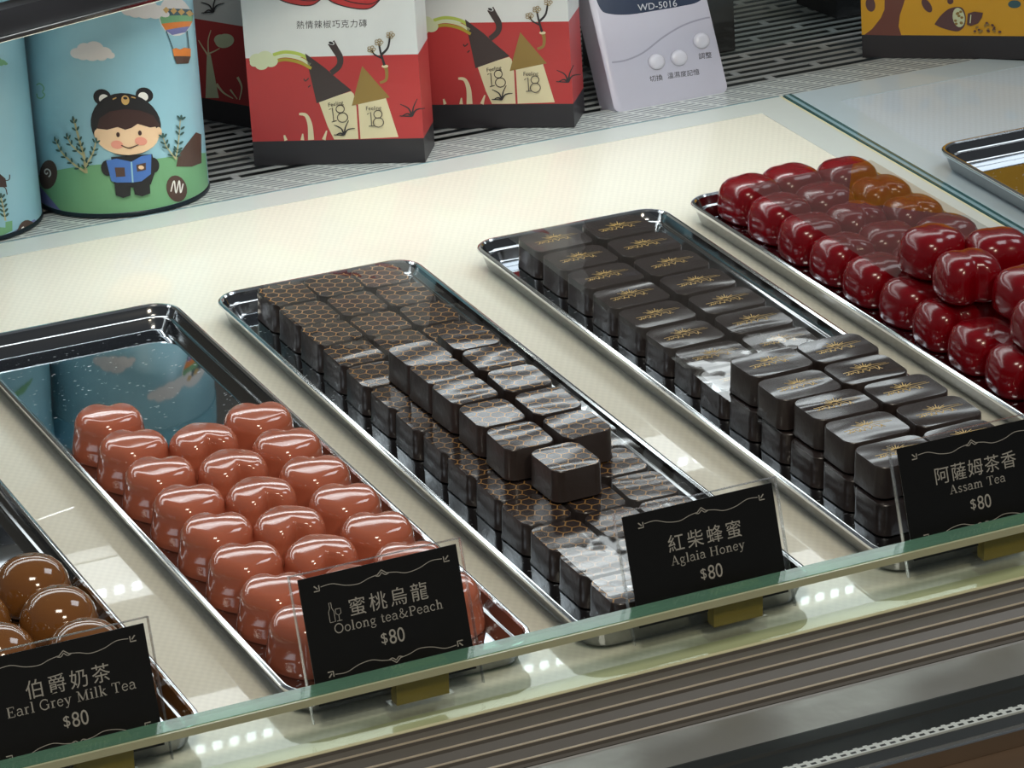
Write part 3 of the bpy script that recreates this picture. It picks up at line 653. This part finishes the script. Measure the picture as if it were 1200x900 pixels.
def price_card(x0, v0, w, h, cjk, latin, label, icon=False):
    """x0: left edge; v0: foot of the card along the leaning plane"""
    base = Vector((x0, -0.4352, 0.0)); lean = Vector((0, 0.33, 1)).normalized(); nrm = Vector((0, -1, 0.33)).normalized()
    t = thing('price_card', label, 'price card', base)
    P = lambda x, v, d=0.0: Vector((x, 0, 0))+lean*v+nrm*d
    def slab(name, xa, xb, va, vb, d0, d1, m, par=t):
        bm = bmesh.new(); vs = [bm.verts.new(P(x, v, d)) for x in (xa, xb) for v in (va, vb) for d in (d0, d1)]
        for idx in ((0, 1, 3, 2), (4, 6, 7, 5), (0, 4, 5, 1), (2, 3, 7, 6), (0, 2, 6, 4), (1, 5, 7, 3)): bm.faces.new([vs[i] for i in idx])
        return build(name, bm, m, par)
    vb = 0.0125; vt = v0+h
    slab('card', 0, w, vb, vt, -0.0003, 0.0003, card_black)
    sl = slab('acrylic_sleeve', -0.0035, w+0.0025, 0.006, vt+0.0022, -0.0014, -0.0006, acry)
    bm = bmesh.new()
    for xa, xb, va, v2 in ((-0.0035, -0.0031, 0.006, vt+0.0022), (w+0.0021, w+0.0025, 0.006, vt+0.0022), (-0.0035, w+0.0025, vt+0.0018, vt+0.0022)):
        vs = [bm.verts.new(P(x, v, d)) for x in (xa, xb) for v in (va, v2) for d in (-0.0016, 0.0006)]
        for idx in ((0, 1, 3, 2), (4, 6, 7, 5), (0, 4, 5, 1), (2, 3, 7, 6), (0, 2, 6, 4), (1, 5, 7, 3)): bm.faces.new([vs[i] for i in idx])
    build('sleeve_edge', bm, acry_edge, sl)
    fm = lambda x, y, hh: P(x, y, 0.0003+hh)
    cx = w/2+0.001
    a = Art(); n = len(cjk)
    size = 0.0079; pit = 0.0090 if n == 4 else 0.0083
    xx = cx-(n*pit)/2+0.0003+(0.0012 if icon else 0)
    for ch in cjk: a.text(ch, xx, vt-0.0184, size, print_grey); xx += pit
    a.build('name_lettering', fm, t, lift=0)
    a = Art(); serif(a, latin, cx, vt-0.0243, (0.0061 if len(latin) > 16 else 0.0057), print_grey); a.build('latin_lettering', fm, t, lift=0)
    a = Art(); a.text('$', cx-0.0052, vt-0.0326, 0.0060, print_grey); a.text('80', cx-0.0016, vt-0.0336, 0.0085, print_grey, sx=0.84)
    a.build('price_lettering', fm, t, lift=0)
    for sgn, yv in ((1, vt-0.0050), (-1, v0+0.0046)):
        a = Art()
        for sd in (1, -1):
            pts = [(cx+sd*q, yv+sgn*r) for q, r in ((0.0022, 0.0000), (0.0060, -0.0006), (0.0105, -0.0018), (0.0160, -0.0012), (0.0215, 0.0006), (0.0265, 0.0004))]
            if sd == -1: pts = [(p, yv-(q-yv)*-1) for p, q in pts]
            a.stroke(pts, 0.0003, print_grey)
            a.stroke([(cx, yv+sgn*0.0016), (cx+sd*0.0022, yv-sgn*0.0002)], 0.0004, print_grey)
            a.stroke([(cx, yv+sgn*0.0006), (cx+sd*0.0014, yv-sgn*0.0006), (cx+sd*0.0030, yv-sgn*0.0002)], 0.00035, print_grey)
            qx = cx+sd*0.0283; 
            a.stroke([(qx-sd*0.0011, yv+sgn*0.0012), (qx-sd*0.0011, yv-sgn*0.0010), (qx+sd*0.0013, yv-sgn*0.0010)][::1], 0.0005, print_grey, smooth=False)
            a.stroke([(qx-sd*0.0004, yv-sgn*0.0002), (qx+sd*0.0010, yv+sgn*0.0012)], 0.0005, print_grey)
        a.build('ornament', fm, t, lift=0)
    if icon:
        a = Art()
        bx = cx-0.0250; by = vt-0.0195
        a.stroke([(bx, by), (bx, by+0.0042), (bx+0.0007, by+0.0056), (bx+0.0007, by+0.0078), (bx+0.0016, by+0.0078), (bx+0.0016, by+0.0056), (bx+0.0023, by+0.0042), (bx+0.0023, by), (bx, by)], 0.00028, print_grey, smooth=False)
        a.stroke([(bx+0.0030, by+0.0048), (bx+0.0030, by+0.0030), (bx+0.0041, by+0.0022), (bx+0.0052, by+0.0030), (bx+0.0052, by+0.0048), (bx+0.0030, by+0.0048)], 0.00028, print_grey, smooth=False)
        a.stroke([(bx+0.0041, by+0.0022), (bx+0.0041, by)], 0.00028, print_grey); a.stroke([(bx+0.0030, by), (bx+0.0052, by)], 0.00028, print_grey)
        a.build('bottle_icon', fm, t, lift=0)
    bm = bmesh.new(); gx = w*0.5-0.003; box(bm, gx, gx+0.0232, -0.0011, 0.0046, 0.0064, 0.0215, 0, 0.0004)
    build('brass_block', bm, brass, t)
    bm = bmesh.new(); box(bm, gx-0.002, gx+0.0252, -0.0014, 0.006, 0.0005, 0.0063, 0); build('acrylic_foot', bm, acry, t)
    return t
price_card(0.2370, 0.0170, 0.0693, 0.0442, '伯爵奶茶', 'Earl Grey Milk Tea', 'black price card reading Earl Grey Milk Tea, $80, at the lower left corner')
price_card(0.3718, 0.0195, 0.0690, 0.0444, '蜜桃烏龍', 'Oolong tea&Peach', 'black price card reading Oolong tea&Peach, $80, with small bottle icon', True)
price_card(0.5150, 0.0147, 0.0700, 0.0444, '紅柴蜂蜜', 'Aglaia Honey', 'black price card reading Aglaia Honey, $80, before the hexagon chocolates')
price_card(0.6458, 0.0167, 0.0700, 0.0444, '阿薩姆茶香', 'Assam Tea', 'black price card reading Assam Tea, $80, at the right edge')

# ------------------------------------------------------------------ things standing on the grille
def on_grille(x, y, z=0.0003): return GM @ Vector((x, y, z))
GROT = lambda rz: (Matrix.Rotation(GA, 3, 'X') @ Matrix.Rotation(rz, 3, 'Z')).to_euler()
pr = lambda name, rgb, rough=0.45: mat(name, rgb, rough, 0, 0.15, noise=0.04, nscale=80)
SKY, CLOUD, HILL, PURP = pr('print_sky_blue', (152, 200, 216), 0.35), pr('print_cloud_white', (225, 222, 222)), pr('print_hill_green', (118, 174, 128)), pr('print_violet', (120, 124, 180))
BLK, SKIN, HAIR, BLUE, ORNG, BRN = pr('print_black', (32, 32, 36)), pr('print_skin', (242, 208, 170)), pr('print_dark_hair', (64, 42, 40)), pr('print_book_blue', (74, 120, 196)), pr('print_orange', (226, 132, 58)), pr('print_choc_brown', (84, 62, 54))
NAVY, DGRN, STEM, PINKC, GOLD2, WHT = pr('print_teal_navy', (64, 96, 110)), pr('print_leaf_dark', (52, 88, 84)), pr('print_stem_sand', (190, 184, 140)), pr('print_cheek_pink', (236, 160, 140)), pr('print_tan', (206, 168, 104)), pr('print_white', (240, 238, 232))
TIN_R, TIN_H = 0.0464, 0.152
tin_dark = mat('dark_tin_rim', (40, 52, 60), 0.3, 0.5)
lid_m = mat('tin_lid_blue', (140, 196, 216), 0.3, 0.1)
VIEW = math.radians(25.2)     # heading of the camera
def make_tin(label, cx, cy):
    t = thing('gift_tin', label, 'tin', on_grille(cx, cy), GROT(0), 'blue cylindrical gift tins')
    circ = lambda r, z, n=72: [(r*math.cos(2*PI*i/n), r*math.sin(2*PI*i/n), z) for i in range(n)]
    bm = bmesh.new(); loft(bm, [circ(TIN_R, 0.002), circ(TIN_R, 0.137)], True, True); build('body', bm, SKY, t, True)
    bm = bmesh.new(); loft(bm, [circ(TIN_R-0.0006, 0), circ(TIN_R+0.0005, 0.0004), circ(TIN_R+0.0006, 0.0018), circ(TIN_R+0.0001, 0.0026)], True, True); build('bottom_rim', bm, tin_dark, t, True)
    bm = bmesh.new(); loft(bm, [circ(TIN_R+0.0006, 0.1350), circ(TIN_R+0.0007, TIN_H-0.001), circ(TIN_R-0.0008, TIN_H)], True, True); build('lid', bm, lid_m, t, True)
    return t
def tin_map(ref):
    """photo-crop pixels (3x) -> surface of the tin"""
    def f(x, y, h):
        rx = 735-(650-y)*0.0763+ref; lx = rx-595; u = max(-0.999, min(0.999, (x-(lx+rx)/2)/((rx-lx)/2)))
        th = math.asin(u); yb = 688-38*u+92*math.sqrt(1-u*u)
        v = max(0.0027, (yb-y)*0.000155)
        a = -PI/2-VIEW+th; r = TIN_R+h
        return Vector((r*math.cos(a), r*math.sin(a), v))
    return f
def leafy(a, pts, w, leafm, stemm, n=6):
    sp = spline(pts); a.stroke(pts, w, stemm, w*0.5)
    for k in range(1, n+1):
        i = int(len(sp)*k/(n+1)); x, y = sp[i]; j = min(len(sp)-1, i+1); dx, dy = sp[j][0]-sp[i-1][0], sp[j][1]-sp[i-1][1]; an = math.atan2(dy, dx)
        for s_ in (0.7, -0.7): a.ell(x+11*math.cos(an+s_), y+11*math.sin(an+s_), 9, 3.6, leafm, an+s_, 8)
    x, y = sp[-1]; a.ell(x, y, 9, 3.6, leafm, PI/2, 8)
def cloud(a, x, y, s, m):
    for dx, dy, r in ((-50, 8, 22), (-22, -8, 26), (10, -14, 28), (42, 0, 24), (62, 8, 14), (0, 12, 24), (-30, 14, 20), (32, 14, 18)): a.ell(x+dx*s, y+dy*s, r*s*1.1, r*s*0.85, m, 0, 14)
def bean(a, x, y, rx, ry, rot, spiral):
    a.ell(x, y, rx, ry, BRN, rot)
    if spiral: a.stroke([(x+(2+20*k/14*0.9)*math.cos(k*0.62)-4, y-8+(2+18*k/14)*math.sin(k*0.62)) for k in range(13)], 5, WHT)
    else: a.stroke([(x-18, y+12), (x-8, y-28), (x-2, y+16), (x+8, y-30), (x+12, y+14), (x+20, y-20)], 4, WHT)
t2 = make_tin('blue cylindrical tin with child in black bear hood and hot-air balloon print', 0.5236, 0.0475)
fm = tin_map(0)
a = Art(); a.poly([(130, 640)]+[(150+k*30, 645-k*6.5-6*math.sin(k*0.35)) for k in range(19)]+[(734, 520), (738, 652)]+[(735-k*30, 688-38*(1-2*k/20)+92*math.sqrt(max(0, 1-(1-2*k/20)**2))-6) for k in range(1, 20)]+[(139, 720)], HILL)
a.poly([(139, 655), (175, 690), (215, 730), (250, 768), (200, 752), (160, 738), (140, 722)], PURP)
a.build('hill_print', fm, t2, 0.004)
a = Art(); cloud(a, 372, 192, 1.0, CLOUD); a.build('cloud_print', fm, t2, 0.004)
a = Art(); cloud(a, 545, 30, 1.0, CLOUD); a.build('cloud_print', fm, t2, 0.004)
a = Art()
a.stroke([(168, 318), (180, 312), (192, 318), (198, 330), (192, 342), (200, 352), (188, 364), (172, 362), (168, 348)], 4, HILL); a.build('swirl_print', fm, t2, 0.004)
a = Art(); bal = [(590, 40)]+[(637+52*math.cos(math.radians(d)), 50+62*math.sin(math.radians(d))) for d in range(180, -181, -15)][0:0]
a.ell(638, 42, 48, 70, CLOUD); 
a.poly([(592, 22), (684, 8), (686, 30), (592, 48)], NAVY); a.poly([(592, 48), (686, 30), (686, 50), (598, 74)], HILL); a.poly([(598, 74), (686, 50), (680, 70), (610, 95)], ORNG); a.poly([(610, 95), (680, 70), (668, 94), (630, 110)], PURP)
for q in range(4): a.poly([(602+q*22, 24), (612+q*22, 12), (622+q*22, 22), (612+q*22, 36)], GOLD2)
a.stroke([(612, 98), (634, 165)], 3, NAVY); a.stroke([(672, 88), (678, 155)], 3, NAVY)
a.poly([(630, 160), (640, 154), (652, 158), (664, 150), (682, 150), (682, 178), (634, 184)], ORNG); a.poly([(634, 184), (682, 178), (676, 204), (642, 211)], BRN)
a.build('balloon_print', fm, t2, 0.004)
a = Art()
leafy(a, [(345, 625), (338, 560), (322, 500), (305, 430)], 12, DGRN, STEM, 7); leafy(a, [(345, 620), (300, 590), (260, 550), (240, 505)], 9, DGRN, STEM, 5); leafy(a, [(340, 560), (300, 525), (285, 490)], 7, DGRN, STEM, 3); leafy(a, [(345, 600), (372, 550), (385, 500)], 8, DGRN, STEM, 4)
a.build('plant_print', fm, t2, 0.004, base=2.2e-4); a = Art()
leafy(a, [(640, 552), (648, 500), (655, 400)], 5, DGRN, STEM, 7); leafy(a, [(640, 554), (610, 510), (598, 470)], 5, DGRN, STEM, 4); a.build('plant_print', fm, t2, 0.004, base=2.2e-4)
a = Art(); bean(a, 203, 638, 36, 54, 0.25, True); a.build('praline_print', fm, t2, 0.004, base=2.2e-4)
a = Art(); bean(a, 643, 660, 32, 48, -0.1, False); a.build('praline_print', fm, t2, 0.004, base=2.2e-4)
a = Art(); a.poly([(642, 580), (648, 540), (672, 522), (694, 505), (700, 450), (714, 455), (716, 560), (690, 576)], BRN); a.build('rock_print', fm, t2, 0.004, base=2.2e-4)
a = Art(); a.poly([(96, 52), (122, 48), (130, 130), (102, 136)], BRN); a.build('picture_print', fm, t2, 0.004)
a = Art()   # child in a black animal hood reading a blue book
a.ell(405, 350, 30, 29, BLK); a.ell(543, 332, 28, 27, BLK); a.ell(411, 356, 17, 17, WHT); a.ell(539, 338, 16, 16, WHT)
a.ell(480, 442, 115, 112, BLK, -0.1, 32); a.ell(484, 478, 104, 72, SKIN, -0.1, 28); a.ell(388, 482, 12, 18, SKIN); a.ell(587, 460, 10, 18, SKIN)
a.poly([(386, 462), (395, 425), (430, 398), (480, 386), (530, 388), (570, 402), (592, 438), (560, 446), (520, 436), (500, 452), (498, 440), (480, 460), (482, 446), (455, 452), (420, 464)], HAIR)
a.ell(456, 479, 6, 9, HAIR); a.ell(527, 468, 6, 9, HAIR); a.ell(452, 515, 20, 15, PINKC); a.ell(530, 497, 20, 15, PINKC); a.stroke([(466, 516), (492, 524), (522, 510)], 3.5, HAIR)
a.ell(481, 354, 13, 17, GOLD2); a.ell(481, 347, 7, 5, BLK); a.stroke([(440, 354), (452, 347)], 4, GOLD2); a.stroke([(500, 341), (514, 344)], 4, GOLD2)
a.poly([(432, 560), (565, 540), (575, 600), (560, 650), (505, 665), (440, 655)], BLK); a.ell(420, 600, 22, 28, BLK); a.ell(567, 580, 20, 28, BLK)
a.poly([(442, 648), (496, 650), (494, 694), (470, 704), (446, 696)], BLK); a.poly([(503, 648), (556, 634), (558, 682), (532, 694), (508, 690)], BLK)
a.poly([(416, 574), (450, 564), (498, 572), (502, 646), (450, 650), (432, 646)], BLUE); a.poly([(498, 572), (530, 550), (562, 540), (560, 612), (530, 640), (502, 646)], BLUE); a.stroke([(498, 572), (502, 646)], 5, SKY)
a.poly([(444, 596), (476, 594), (478, 626), (448, 630)], BRN); a.poly([(514, 582), (544, 572), (544, 598), (516, 606)], BRN); a.ell(529, 590, 9, 7, SKIN)
a.build('child_print', fm, t2, 0.004, base=2.2e-4)
t1 = make_tin('blue cylindrical tin with violet ground print at the left edge', 0.4282, 0.0495)
fm = tin_map(-617)
a = Art(); a.poly([(-120, 770), (-60, 740), (0, 735), (50, 700), (104, 655), (118, 735)]+[(118-k*22, 688-38*(1-2*k/27)+92*math.sqrt(max(0, 1-(1-2*k/27)**2))-6) for k in range(1, 12)], PURP)
a.poly([(-60, 720), (0, 712), (0, 690), (24, 690), (24, 670), (44, 664), (44, 700), (20, 715), (20, 740), (-60, 760)], HILL)
a.build('ground_print', fm, t1, 0.004)
a = Art(); a.poly([(-60, 420), (-10, 440), (6, 470), (10, 500), (26, 515), (30, 545), (-20, 550), (-60, 560)], HAIR); a.stroke([(0, 500), (22, 520), (36, 518), (38, 500)], 3, HAIR); a.stroke([(0, 540), (24, 548), (30, 572)], 3, HAIR)
a.build('hair_print', fm, t1, 0.004)
a = Art(); leafy(a, [(24, 665), (18, 620), (10, 575)], 6, DGRN, STEM, 5); a.build('plant_print', fm, t1, 0.004, base=2.2e-4)
a = Art(); bean(a, 82, 712, 26, 54, 0.1, False); a.build('praline_print', fm, t1, 0.004, base=2.2e-4)
a = Art(); cloud(a, 0, 105, 0.45, HILL); a.build('cloud_print', fm, t1, 0.004)

# printed cartons
RED, OFFW, BOXB, CREAM, OLIVE, DARKC = pr('carton_red', (180, 56, 57)), pr('carton_white', (214, 218, 218)), pr('carton_black', (44, 42, 46)), pr('print_cream', (222, 212, 174)), pr('print_olive_gold', (146, 120, 62)), pr('print_charcoal', (62, 52, 52))
LIME, OLV2, PALEG = pr('print_lime', (178, 196, 92)), pr('print_ochre', (170, 152, 56)), pr('print_pale_green', (206, 214, 178))
def carton(label, x, y, ang, w, d, h, colors, zs, group=None):
    t = thing('chocolate_carton', label, 'box', on_grille(x, y), GROT(ang), group)
    bm = bmesh.new(); z = 0
    for k, (c, z1_) in enumerate(zip(colors, zs)):
        ring = lambda zz: [(0, 0, zz), (w, 0, zz), (w, d, zz), (0, d, zz)]
        loft(bm, [ring(z), ring(z1_)], k == 0, k == len(colors)-1, k); z = z1_
    bmesh.ops.remove_doubles(bm, verts=bm.verts, dist=1e-6)
    build('carton_body', bm, colors, t, True)
    return t
XS, YS = 0.0001155, 0.0001225
def box_map(side='front'):
    def f(x, y, h):
        lx = 300-(775-y)*0.0655
        return Vector(((x-lx)*XS, -h, (775-y)*YS))
    return f
def tuft(a, x, y, s, m, fl=1):
    for ang, L, bend in ((115, 95, 20), (80, 100, -8), (55, 85, -25), (150, 60, 30)):
        an = math.radians(ang); an2 = math.radians(ang+bend*fl)
        a.stroke([(x, y), (x+L*s*0.5*math.cos(an)*fl, y-L*s*0.5*math.sin(an)), (x+L*s*math.cos(an2)*fl, y-L*s*math.sin(an2))], 12*s, m, 4*s)
    a.stroke([(x, y), (x-70*s*fl, y-4*s)], 8*s, m, 5*s)
def house_art(t, fm):
    a = Art()
    a.stroke([(400, 262), (460, 250), (530, 262), (580, 290)], 16, LIME); a.stroke([(400, 278), (460, 268), (530, 282), (580, 310)], 14, PALEG); a.stroke([(400, 294), (460, 285), (530, 300), (585, 328)], 14, OLV2)
    for dx, dy, r in ((-28, 0, 36), (12, -8, 40), (40, 8, 34), (-5, 20, 34), (-40, 14, 22)): a.ell(350+dx, 282+dy, r, r*0.8, PALEG)
    a.build('rainbow_print', fm, t)
    a = Art()
    a.poly([(618, 482), (775, 438), (788, 450), (778, 505), (800, 508), (808, 660), (690, 660), (660, 600)], CREAM)
    a.poly([(556, 258), (608, 490), (778, 434), (690, 362), (650, 326)], DARKC)
    a.stroke([(680, 352), (718, 320), (724, 282), (700, 240), (682, 210)], 26, DARKC, 36); a.ell(682, 212, 17, 9, OFFW, 0.35); a.ell(682, 213, 12, 6, BOXB, 0.35)
    a.stroke([(572, 372), (556, 385), (548, 375)], 6, DARKC); a.stroke([(580, 405), (568, 415)], 6, DARKC)
    def small(body, x, y, size, rot, m):
        vs, fs = text_mesh(body, size); c, k = math.cos(rot), math.sin(rot)
        a.mesh([(x+p*c+q*k, y+p*k-q*c) for p, q in vs], [tuple(reversed(f)) for f in fs], m)
    small('Feeling', 664, 508, 27, -0.16, DARKC)
    a.stroke([(668, 520), (684, 512), (690, 575)], 4, DARKC, smooth=False); a.stroke([(680, 578), (704, 572)], 4, DARKC)
    a.stroke(arc(722, 518, 20, 18, 0, 360, 16), 4, DARKC, smooth=False); a.stroke(arc(733, 558, 25, 22, 0, 360, 16), 4, DARKC, smooth=False)
    tuft(a, 740, 640, 0.72, BOXB)
    a.build('dark_roof_house_print', fm, t)
    a = Art()
    a.poly([(808, 494), (942, 470), (1002, 655), (818, 660)], CREAM); a.poly([(830, 322), (778, 505), (962, 470)], OLIVE)
    a.stroke([(915, 402), (944, 388), (948, 350), (940, 325)], 12, OLIVE, 18); a.ell(940, 326, 16, 7, CREAM)
    a.stroke([(938, 322), (922, 270), (912, 225)], 12, BOXB, 8); a.stroke([(928, 290), (890, 270), (876, 248)], 8, BOXB, 6); a.stroke([(924, 272), (955, 240), (965, 190)], 12, BOXB, 8)
    for fx, fy in ((876, 246), (912, 215), (968, 182)):
        for q in range(5): a.stroke(arc(fx+13*math.cos(q*1.257), fy+10*math.sin(q*1.257), 8, 6, 0, 360, 8), 3, OLIVE, smooth=False)
    small('Feeling', 846, 526, 27, -0.02, DARKC)
    a.stroke([(852, 545), (870, 535), (874, 598)], 4, DARKC, smooth=False); a.stroke([(860, 600), (888, 598)], 4, DARKC)
    a.stroke(arc(905, 545, 20, 18, 0, 360, 16), 4, DARKC, smooth=False); a.stroke(arc(907, 583, 25, 22, 0, 360, 16), 4, DARKC, smooth=False)
    a.build('gold_roof_house_print', fm, t)
    a = Art(); tuft(a, 1068, 560, 0.85, BOXB); a.build('sprout_print', fm, t)
    a = Art()
    a.stroke([(522, 538), (555, 545), (574, 590), (578, 660)], 10, CREAM, 30); a.stroke([(448, 635), (456, 660)], 8, CREAM, 16); a.stroke([(538, 630), (536, 660)], 6, CREAM, 18); a.stroke([(655, 618), (640, 660)], 6, CREAM, 18)
    a.build('antler_print', fm, t)
    a = Art()
    xx = 515
    for ch in '熱情辣椒巧克力磚':
        vs, fs = text_mesh(ch, 40); a.mesh([(xx+p, 142-q) for p, q in vs], [tuple(reversed(f)) for f in fs], BOXB); xx += 43
    a.build('lettering', fm, t, lift=0)
    a = Art()
    for off, m in ((0, RED), (1, BOXB)):
        for pts in ([(400, -30), (440, 10), (520, 35), (590, 38), (640, 10), (700, -30)], [(640, -30), (680, 20), (760, 50), (850, 62), (900, 40), (960, -30)]):
            if off == 0: a.poly(spline(pts)+[(pts[-1][0], -60), (pts[0][0], -60)], m)
            else: a.stroke(pts, 5, m); a.stroke([(p+20, q-22) for p, q in pts[1:-1]], 4, m)
    a.build('chili_print', fm, t)
RZ1 = math.atan2(0.0004-0.0535, 0.684-0.603)
r1 = carton('red and white chocolate carton with two house drawings, beside the blue tin', 0.6030, 0.0540, RZ1, 0.0960, 0.034, 0.150, [BOXB, RED, OFFW], [0.0138, 0.0613, 0.150], 'red and white chocolate cartons'); house_art(r1, box_map())
RZ2 = math.atan2(-0.0062-0.0411, 0.7732-0.7088)
RX, RY = 0.7732-0.0935*math.cos(RZ2), -0.0062-0.0935*math.sin(RZ2)
r2 = carton('red and white chocolate carton with house drawings, directly left of the grey device', RX+0.009, RY+0.0195, RZ2, 0.0925, 0.034, 0.150, [BOXB, RED, OFFW], [0.0138, 0.0613, 0.150], 'red and white chocolate cartons'); house_art(r2, box_map())
r0 = carton('red and white carton half hidden between the blue tin and the larger carton', 0.6050, 0.1870, math.atan2(-0.0415, 0.0125)+0.12, 0.0800, 0.034, 0.150, [BOXB, RED, OFFW], [0.0130, 0.0600, 0.150], 'red and white chocolate cartons')
def r0map(x, y, h): return Vector(((x-55)*0.000170+0.0258, -h, (560+(x-75)*0.30-y)*YS))
a = Art(); a.poly([(75, 452), (100, 245), (118, 245), (140, 460)], PALEG); a.stroke([(108, 250), (112, 180), (130, 130)], 8, CREAM, 4); a.stroke([(104, 245), (80, 200), (66, 170)], 8, CREAM, 4); a.stroke([(112, 240), (140, 232), (165, 222)], 8, CREAM, 4)
a.ell(192, 190, 46, 34, PALEG); a.ell(170, 180, 28, 24, PALEG); a.stroke([(135, 390), (165, 435), (210, 470)], 14, CREAM, 4); a.stroke([(240, 370), (256, 420), (240, 480)], 12, CREAM, 4); a.stroke([(200, 425), (230, 475)], 9, CREAM, 4)
tuft(a, 150, 45, 0.8, BOXB); a.build('sprout_print', r0map, r0)

# yellow carton
YEL, TRUNK, POD, TEALP = pr('carton_yellow', (214, 160, 36)), pr('print_trunk', (112, 66, 56)), pr('print_pod', (92, 62, 62)), pr('print_teal', (58, 92, 100))
RZY = math.atan2(-0.0173-0.045, 1.0592-0.987)
yb_ = carton('yellow carton with cocoa tree print and black base, top right', 0.9870, 0.0450, RZY, 0.125, 0.04, 0.150, [BOXB, YEL], [0.0138, 0.150], None)
def ymap(x, y, h): return Vector(((x-(65-(400-y)*0.05))*0.0000835, -h, (405-y)*0.0000845))
a = Art(); a.poly([(75, 242), (130, 200), (190, 120), (215, 60), (215, -60), (370, -60), (350, 20), (325, 100), (318, 180), (340, 246)], TRUNK)
a.ell(115, 25, 34, 52, POD, -0.2); a.ell(515, 30, 28, 55, POD, -0.6); a.ell(680, -5, 22, 24, POD); a.ell(1130, 15, 45, 28, TEALP)
a.poly(spline([(572, 162), (610, 105), (660, 58), (715, 38), (765, 45), (790, 100), (785, 170), (745, 208), (690, 205), (620, 185), (572, 162)])[:-1], POD); a.ell(742, 112, 42, 70, PALEG, -0.2)
for q in range(9): a.ell(742+22*math.cos(q*2.4), 112+45*math.sin(q*1.7), 11, 9, OLIVE)
a.poly([(806, 82), (850, 68), (912, 76), (905, 110), (880, 150), (830, 170), (802, 160)], POD); a.stroke([(828, 90), (824, 150)], 7, PALEG)
rnd = random.Random(5)
for q in range(13): a.ell(940+rnd.uniform(-70, 60), 185+rnd.uniform(-35, 25), 12, 8, POD if q % 2 else OLIVE, rnd.uniform(0, 3))
a.ell(1035, 208, 12, 8, POD); a.ell(860, 205, 10, 8, POD); a.ell(942, 145, 9, 7, POD)
a.build('cocoa_print', ymap, yb_)
kb = carton('carton with only its black base in view, behind the glass pane', 1.0216, 0.1345, math.atan2(0.0051, 0.0139)-0.35, 0.09, 0.05, 0.14, [BOXB, OFFW], [0.030, 0.14], None)
db = thing('dark_carton', 'dark brown carton standing behind the grey handheld device', 'box', on_grille(0.8462, 0.1085), GROT(-0.03))
bm = bmesh.new(); box(bm, 0, 0.089, 0, 0.026, 0, 0.13, 0, 0.001); build('carton_body', bm, pr('carton_dark_brown', (48, 44, 44)), db)

# grey hygrometer leaning back
dev = thing('digital_thermometer', 'pale grey digital thermometer with three oval buttons, leaning back', 'thermometer', on_grille(0.8140, 0.0268), (math.radians(-28), 0, 0.0))
dgrey, dblue = mat('pale_lilac_plastic', (196, 196, 212), 0.35, 0, 0.2, noise=0.02), mat('dark_blue_face', (52, 62, 84), 0.25, 0, 0.4)
DW, DH, DT = 0.0735, 0.110, 0.022
bm = bmesh.new()
rg = lambda ins, y: [(x+DW/2, y, z+DH/2) for x, z in rrect(DW-2*ins, DH-2*ins, 0.004, 4)]
loft(bm, [rg(0.001, 0), rg(0.0, -0.0012+0.002), rg(0.0, DT-0.003), rg(0.003, DT)]); build('case', bm, dgrey, dev, True)
# photo-crop pixels (3x, from x=480): bottom-left (725,398), bottom-right (1125,325)
def dmap(x, y, h):
    # solve the affine map of the leaning face
    ex, ey = 400.0, -73.0; ux, uy = -0.240*1.0, -1.0
    X, Y = x-725, y-398
    det = ex*uy-ux*ey; s = (X*uy-ux*Y)/det; t_ = (ex*Y-X*ey)/det
    return Vector((min(DW-0.0012, max(0.0012, s*DW)), -h, min(DH-0.005, t_*0.0001660)))
a = Art(); a.poly(spline([(640, -40), (668, 30), (700, 48), (770, 50), (860, 36), (950, 20), (1010, 5), (1050, -30), (1080, -80)])[:-1]+[(1075, -160), (1060, -360), (500, -260), (610, -90)], dblue); a.build('display_face', dmap, dev)
WHP = pr('print_pale_grey', (196, 200, 210)); a = Art()
def dtext(a, body, x, y, size, m, off=0.0, rot=-0.13, sxx=1.0):
    vs, fs = text_mesh(body, size, off); c, k = math.cos(rot), math.sin(rot)
    a.mesh([(x+sxx*p*c+q*k, y+sxx*p*k-q*c) for p, q in vs], [tuple(reversed(f)) for f in fs], m)
dtext(a, 'WD-5016', 800, 38, 34, WHP); a.build('model_lettering', dmap, dev, lift=0, base=0.0004)
a = Art(); dtext(a, '切換', 843, 288, 24, BLK); dtext(a, '溫濕度記憶', 906, 277, 23, BLK); dtext(a, '調整', 1016, 208, 24, BLK); a.build('button_lettering', dmap, dev, lift=0)
groove = mat('case_groove', (158, 158, 176), 0.4); a = Art(); a.stroke([(710, 220), (760, 212), (820, 185), (890, 130), (960, 88), (1030, 64), (1080, 56)], 6, groove); a.build('groove', dmap, dev)
bmt = mat('pale_button', (214, 214, 226), 0.25, 0, 0.4)
for bx_, by_ in ((866, 218), (945, 204), (1024, 143)):
    c0 = dmap(bx_, by_, 0); bm = bmesh.new(); rings = []
    for s_, h_ in ((1.0, 0.0), (0.98, 0.0008), (0.85, 0.0016), (0.5, 0.0021), (0.05, 0.0022)): rings.append([(c0.x+0.0053*s_*math.cos(2*PI*i/28), -h_, c0.z+0.0047*s_*math.sin(2*PI*i/28)) for i in range(28)])
    loft(bm, rings); build('button', bm, bmt, dev, 'all')
